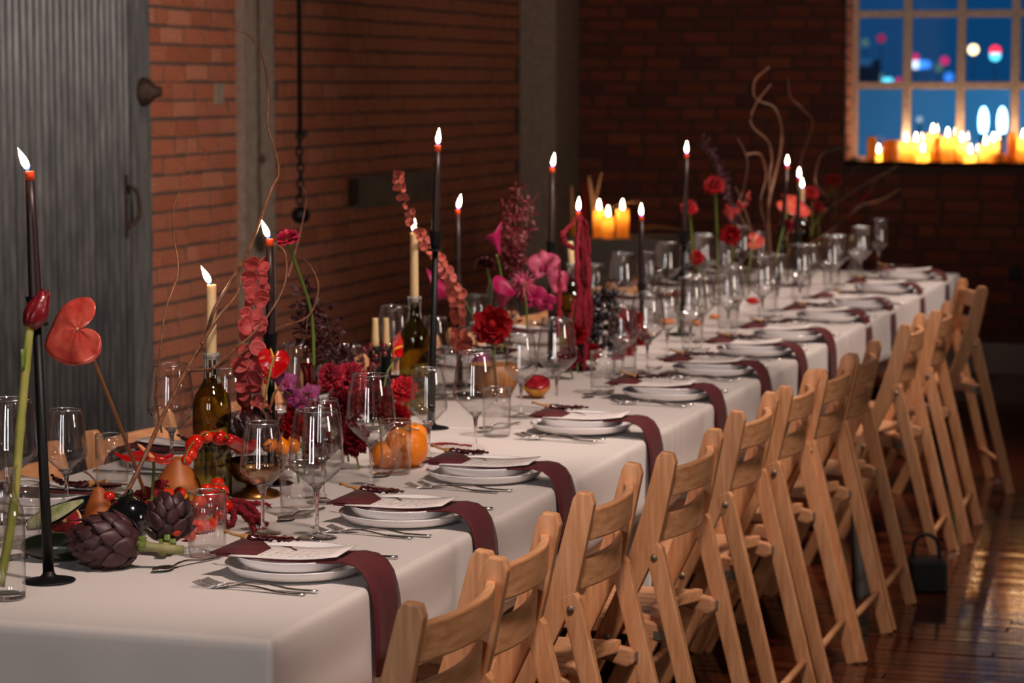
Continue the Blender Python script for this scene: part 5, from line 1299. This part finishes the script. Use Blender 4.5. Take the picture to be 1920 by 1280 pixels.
# ------------------------------------------------------------------ far flowers
small_blooms([
    ('carnation', 'red carnation highest on the left of the far arrangement', 1340, 346, -2.14, 21, 'carn_red', 'carnation', V_ * .5 + UP),
    ('carnation', 'red carnation left behind the tall thin candlestick', 1292, 388, -2.12, 17, 'carn_red', 'carnation', V_ * .5 + UP),
    ('garden_rose', 'crimson rose above the far glasses', 1370, 441, -2.06, 20, 'rose_red', 'rose', V_),
    ('carnation', 'red carnation low among the far glasses', 1306, 481, -2.1, 15, 'carn_red', 'carnation', V_ + UP * .6),
    ('carnation', 'red carnation highest on the right of the far arrangement', 1563, 337, -2.14, 16, 'carn_red', 'carnation', V_ * .5 + UP),
    ('carnation', 'red carnation right of the ivory candle at the far end', 1520, 360, -2.14, 15, 'carn_red', 'carnation', V_ * .5 + UP),
    ('carnation', 'red carnation below the right far candles', 1533, 387, -2.14, 12, 'carn_red', 'carnation', V_ * .5 + UP),
    ('carnation', 'small crimson carnation before the far black candlesticks', 1474, 423, -2.1, 15, 'carn_crim', 'carnation', V_),
    ('carnation', 'small crimson bud among the glasses beside the tall thin candlestick', 1266, 550, -2.02, 10, 'carn_crim', 'carnation', V_ + UP)])
def long_stem(label, pts, m='leafgreen', r=.003):
    c = Vector(pts[0]); t = thing('flower_stem', label, 'stem', c); part('stem', G().tube(catmull(rel(pts, c), 5), r, 7), m, t); return t
long_stem('green stem of the highest left far carnation', [atx(1340, 356, -2.14), atx(1343, 420, -2.14), atx(1346, 500, -2.14), Vector((-2.14, ypx(1348, -2.14), T + .03))])
long_stem('green stem of the highest right far carnation', [atx(1560, 345, -2.14), atx(1548, 390, -2.14), atx(1522, 430, -2.14), atx(1518, 480, -2.14), Vector((-2.14, ypx(1520, -2.14), tabz(10) + .005))])
long_stem('green stem of the far carnation behind the tall thin candlestick', [atx(1292, 396, -2.12), atx(1298, 440, -2.12), atx(1310, 500, -2.12), Vector((-2.13, ypx(1335, -2.13), tabz(9) + .01))])
ce = atx(1482, 378, -2.1)
anthurium('coral anthurium over the far candles seen from below', ce, RT * .95 - UP * .35 - FW * .2, UP * .8 + V_ * .62 + RT * .25, 44 * mpp(ce.x, ce.y), 'spathe_coral', spad_dir=FW, stem=[ce, atx(1468, 430, -2.1), atx(1452, 500, -2.1)], stem_m='leafgreen', cup=-.2)
ce = atx(1412, 452, -2.06)
anthurium('small coral anthurium with an orange spadix right of the crimson rose', ce, RT * .9 - UP * .1, V_ + UP * .5, 22 * mpp(ce.x, ce.y), 'spathe_coral', spad_dir=UP * .8 - RT * .4 - FW * .3, stem=[ce, atx(1405, 500, -2.06), atx(1400, 540, -2.06)], stem_m='leafgreen')
branch('tall twisting willow branches behind the far candles', [tr(l, -2.16, .05, s) for s, l in enumerate([
    [(1448, 520), (1440, 400), (1450, 340), (1462, 290), (1465, 240), (1452, 202), (1425, 190), (1413, 178), (1416, 150), (1442, 126)],
    [(1440, 440), (1443, 330), (1447, 300), (1440, 265), (1413, 240), (1408, 220), (1420, 190), (1446, 158)],
    [(1450, 500), (1490, 400), (1500, 310), (1512, 270), (1524, 230), (1506, 205), (1481, 180), (1478, 145)],
    [(1440, 480), (1386, 400), (1395, 350), (1401, 300), (1383, 258)], [(1398, 290), (1425, 290), (1436, 330), (1426, 380), (1440, 440)], [(1420, 470), (1405, 420), (1392, 380), (1378, 350)]])], .0068)
branch('low spreading willow branches reaching right before the window wall', [tr(l, -2.12, .05, s + 9) for s, l in enumerate([
    [(1520, 500), (1517, 440), (1540, 402), (1552, 372), (1532, 350), (1530, 320), (1546, 286), (1602, 274)], [(1536, 405), (1560, 386), (1622, 345), (1682, 312)], [(1545, 380), (1582, 340), (1612, 310), (1640, 294)], [(1518, 460), (1560, 430), (1610, 390), (1660, 370), (1702, 345)]])], .006)
sprig('purple_plume', 'drooping dusty purple flower plume behind the far red carnation', [[atx(a, b, -2.2) for a, b in ((1320, 264), (1338, 290), (1355, 325), (1368, 365), (1378, 410), (1382, 450))]], .012, .006, 260, 'stock', 4, spread=.7)
def berries(label, pts, n, r, seed, x):
    P = catmull([atx(a, b, x) for a, b in pts], 6); c = P[0]; t = thing('berry_branch', label, 'berries', c); r_ = random.Random(seed)
    part('stem', G().tube([p - c for p in P], .0018, 6), 'twig', t); me = G().ball((0, 0, 0), r, 10, 7).mesh('berry', 'berry')
    for i in range(n):
        p = r_.choice(P[:int(len(P) * .8)]) - c + Vector((r_.uniform(-1, 1), r_.uniform(-1, 1), r_.uniform(-1, 1))) * r * 2; link('berry', me, t, Tm(p))
berries('red berry branch between the far red carnations', ((1405, 358), (1392, 385), (1380, 400), (1365, 395), (1372, 420), (1376, 480)), 26, .008, 1, -2.12)
berries('red berry branch spreading right under the window', ((1640, 338), (1630, 362), (1616, 378), (1650, 382), (1612, 384), (1575, 420), (1530, 470)), 24, .0075, 2, -2.12)
berries('small sprig of red berries behind the second candlestick', ((546, 715), (520, 700), (500, 705), (505, 740)), 9, .006, 3, -2.2)
c = sit(1412, 575); single('red_pepper', G().ball((0, 0, .014), (.03, .018, .014), 14, 9), 'pepper_r', 'small red pepper lying among the far glasses', 'pepper', (c[0], c[1], tabz(c[1])))
for i, (a, b, r, l) in enumerate([(1250, 610, 15, 'flat orange fruit slice behind the fifth large wine glass'), (1300, 612, 14, 'orange fruit slice among the middle glasses'), (1340, 600, 10, 'small orange fruit among the far glasses')]):
    c = atz(a, b, T); R = r * mpp(c.x, c.y); single('orange_slice', G().lathe([(0, 0), (R, 0), (R * 1.03, R * .25), (R * .96, R * .5), (0, R * .5)], 22), 'orange', l, 'fruit', (c.x, c.y, tabz(c.y)), group='orange fruit pieces')
# ------------------------------------------------------------------ grey pedestal with pillar candles by the corner
PX, PY, PZ = -3.18, 12.1, .86
PX = atz(1146, 447, PZ).x; PY = atz(1146, 447, PZ).y
t = thing('pedestal', 'grey draped pedestal in the far corner holding pillar candles', 'table', (PX, PY, 0))
part('block', G().box((0, .22, PZ / 2), (.45, .44, PZ)), 'pedestal', t, bevel=.006)
def pillar(label, x, y, z, r, h, lit, group, power=.2, seed=0):
    t = thing('pillar_candle', label, 'candle', (x, y, z), group=group)
    d = .012 if lit else .003
    part('wax', G().lathe([(0, 0), (r * .97, 0), (r, .004), (r, h - .003), (r * .97, h), (r * .86, h), (r * .74, h - d), (0, h - d - .001)], 22), 'yellow_wax', t)
    if lit:
        add_flame(t, h - d, (0, 0), 1.35, power * .45, .006)
        l = bpy.data.lights.new('candle_light', 'POINT'); l.energy = min(.6, power * .32); l.color = (1, .66, .36); l.shadow_soft_size = .01    # extra lamp hidden inside the wax, added to make its walls glow
        o = bpy.data.objects.new('candle_light', l); COL.objects.link(o); o.parent = t; o.location = (0, 0, h - d - .018)
    else: part('wick', G().tube([(0, 0, h - d), (0, 0, h + .006)], .0009, 5), 'wick', t)
for i, (a, top, r, lit, l) in enumerate([(1123, 392, 11, 1, 'tallest lit pillar candle on the grey pedestal'), (1140, 404, 11, 1, 'shorter lit pillar candle on the grey pedestal'), (1167, 392, 12, 1, 'lit pillar candle standing apart on the grey pedestal'), (1078, 408, 9, 0, 'dim pillar candle at the end of the grey pedestal')]):
    dy = (.06, .02, .06, .10)[i]; y = PY + dy; x = aty(a, 445, y).x; k = mpp(x, y, PZ)
    pillar(l, x, y, PZ, r * k, zpx(a, top, x, y) - PZ, lit, 'pillar candles on the grey pedestal', .35)
def husk(label, pts, w, m='husk'):
    P = [p for p in catmull(pts, 4)]; c = P[0]; t = thing('dried_husk', label, 'dried plant', c, group='dried husks on the grey pedestal'); n = len(P)
    part('blade', G().tube([p - c for p in P], [w * (.35 + .65 * math.sin(PI * min(.95, .12 + i / (n - 1) * .85))) for i in range(n)], 8, flat=.4), m, t)
py_ = PY + .25
husk('broad upright dried husk on the grey pedestal', [aty(1116, 445, py_), aty(1113, 390, py_), aty(1104, 330, py_)], .028)
husk('thin upright dried husk at the left of the grey pedestal', [aty(1076, 440, py_), aty(1073, 390, py_), aty(1072, 348, py_)], .016)
husk('thin slanting dried husk behind the broad one', [aty(1106, 446, py_), aty(1112, 400, py_), aty(1122, 350, py_), aty(1128, 322, py_)], .012)
husk('long curved dried husk reaching right over the candles', [aty(1120, 446, py_), aty(1130, 405, py_), aty(1160, 384, py_), aty(1200, 378, py_)], .014)
husk('deep red dried bloom behind the broad husk', [aty(1096, 430, py_ + .04), aty(1097, 380, py_ + .04), aty(1100, 338, py_ + .04)], .018, 'rose_red')
husk('red dried bloom behind the pedestal candles', [aty(1114, 446, py_ + .05), aty(1120, 395, py_ + .05), aty(1130, 380, py_ + .05), aty(1148, 398, py_ + .05)], .022, 'rose_red')
husk('brown dried pod lying at the right of the grey pedestal', [Vector((PX + .10, PY + .12, PZ + .035)), Vector((PX + .2, PY + .13, PZ + .05)), Vector((PX + .33, PY + .12, PZ + .035))], .034, 'stem_brown')

# ------------------------------------------------------------------ window sill candles and the night outside
ZS = WZ0 + .0
WC = [(1634, 248, 9, 0), (1647, 280, 12, 1), (1664, 256, 10, 0), (1673, 254, 10, 0), (1698, 256, 13, 1), (1717, 256, 11, 1), (1730, 275, 13, 1), (1748, 240, 11, 1), (1757, 250, 8, 0), (1776, 247, 13, 1), (1790, 248, 12, 0), (1803, 256, 9, 1), (1819, 278, 11, 1), (1847, 262, 12, 1), (1862, 256, 10, 1), (1875, 285, 12, 0), (1898, 241, 10, 0), (1918, 250, 12, 1), (1938, 262, 12, 1), (1955, 248, 12, 1), (1975, 270, 13, 1), (1998, 255, 12, 1), (2020, 262, 12, 0), (2045, 250, 12, 1), (2070, 270, 12, 1)]
for i, (a, top, r, lit) in enumerate(WC):
    y = YB + (.05, .12, .085)[i % 3]; x = aty(a, 300, y).x; k = mpp(x, y, ZS)
    nm = ('lit' if lit else 'unlit') + ' yellow pillar candle on the window sill, %s from the jamb' % (ORD[i + 1] if i < 13 else ['fourteenth', 'fifteenth', 'sixteenth', 'seventeenth', 'eighteenth', 'nineteenth', 'twentieth', 'twenty-first', 'twenty-second', 'twenty-third', 'twenty-fourth', 'twenty-fifth'][i - 13])
    pillar(nm, x, y, ZS, r * k, max(.05, zpx(a, top + 8, x, y) - ZS), lit, 'pillar candles on the window sill', 3.6)
struct('terrain', G().box((10, 90, -6.2), (160, 140, .4)), 'black_iron')
M['facade'] = mat('dark_facade', (70, 96, 112), .9)
t = thing('distant_building', 'low blue-lit building across from the window', 'building', (6, 44, 0))
part('block', G().box((0, 2, -2.3), (40, 4, 7.8)), 'facade', t)
for j in range(8): part('roof_box', G().box((-14 + j * 4.1, 1, 1.75), (1.2, 1.0, .5)), 'facade', t)
LC = {'white': (210, 230, 255), 'blue': (60, 140, 255), 'cyan': (90, 220, 255), 'mag': (220, 40, 110), 'warm': (255, 220, 160), 'teal': (110, 160, 160), 'red': (255, 40, 60)}
CL = [(1622, 80, 'teal', .35, .16), (1652, 72, 'mag', .4, .16), (1716, 108, 'mag', .9, .15), (1717, 121, 'white', 1.6, .17), (1728, 121, 'blue', 1.5, .17), (1738, 121, 'blue', 1.2, .16), (1771, 114, 'mag', .9, .16), (1760, 127, 'teal', .35, .17), (1779, 145, 'blue', 1.0, .19), (1615, 131, 'teal', .4, .16), (1603, 144, 'teal', .4, .16), (1617, 145, 'teal', .4, .16), (1631, 145, 'teal', .4, .16), (1650, 145, 'teal', .45, .16), (1660, 152, 'cyan', 1.6, .13), (1668, 152, 'cyan', 1.6, .13), (1685, 152, 'mag', .8, .13), (1825, 93, 'warm', 4, .18), (1866, 96, 'red', 2.2, .2), (1866, 104, 'cyan', 2.2, .2), (1724, 224, 'white', .6, .1)]
CL.sort()
for i, (a, b, c_, s, r) in enumerate(CL):
    yy = 100 if b < 160 else 42; p = aty(a, b, yy)
    mk = 'lamp_%s_%g' % (c_, s)
    if mk not in M: M[mk] = emit(mk, LC[c_], s * 1.4)
    t = thing('street_lamp', 'small distant %s lamp outside, %s lamp from the window jamb' % ({'mag': 'magenta', 'teal': 'dim greenish', 'warm': 'warm white'}.get(c_, c_), (ORD + ['fourteenth', 'fifteenth', 'sixteenth', 'seventeenth', 'eighteenth', 'nineteenth', 'twentieth', 'twenty-first', 'twenty-second'])[i + 1]), 'lamp', p, group='distant %s lamps' % c_)
    rr = r * (yy / 100) ** .9
    part('globe', G().ball((0, 0, 0), rr, 12, 8), mk, t); part('post', G().tube([(0, 0, -rr), (0, 0, -6.2 - p.z)], .02, 6), 'black_iron', t)
for i, a in enumerate((1844, 1879)):
    p = aty(a, 228, 36); m_ = M.setdefault('flood', emit('flood_lamp', (150, 215, 255), 14))
    t = thing('flood_lamp', '%s bright blue-white flood lamp outside the window' % ('left', 'right')[i], 'lamp', p, group='flood lamps')
    part('lens', G().ball((0, 0, 0), (.06, .04, .2), 14, 10), 'flood', t); part('post', G().tube([(0, 0, -.15), (0, 0, -6.1 - p.z)], .04, 6), 'black_iron', t)

# ------------------------------------------------------------------ things under and on the chairs
p = atz(1728, 1116, 0)
t = thing('handbag', 'black handbag standing on the floor behind the chairs', 'bag', (p.x, p.y + .08, 0), rz=YAW); k = mpp(p.x, p.y, .1)
part('body', G().box((0, 0, 32 * k), (76 * k, .12, 64 * k), taper=.94), 'leather', t, bevel=.012)
part('handle', G().tube(catmull([(-26 * k, 0, 62 * k), (-20 * k, 0, 96 * k), (0, 0, 108 * k), (20 * k, 0, 96 * k), (26 * k, 0, 62 * k)], 6), .006, 8), 'leather', t)
def draped(name, label, x, y, w, z1, z0, m, seed):
    r_ = random.Random(seed); P = []
    for i in range(12):
        u = i / 11; P.append([(x + .018 * math.sin(j * 1.7 + seed) * (.3 + u) + .02 * u, y + (-.5 + j / 9) * w * (1 - .25 * u + .1 * math.sin(u * 5)), z1 + (z0 - z1) * u) for j in range(10)])
    single(name, G().slab(P, .012), m, label, 'coat')
p = atx(1612, 1040, -1.32)
draped('folded_coat', 'pale grey coat hanging from a chair seat under the table', -1.32, p.y, .17, zpx(1612, 945, -1.32, p.y), zpx(1612, 1122, -1.32, p.y), 'cloth_grey', 3)
p = atx(1757, 840, -1.30)
draped('folded_coat', 'dark coat hanging from a chair seat far down the row', -1.30, p.y, .12, zpx(1757, 775, -1.30, p.y), .012, 'cloth_dark', 5)
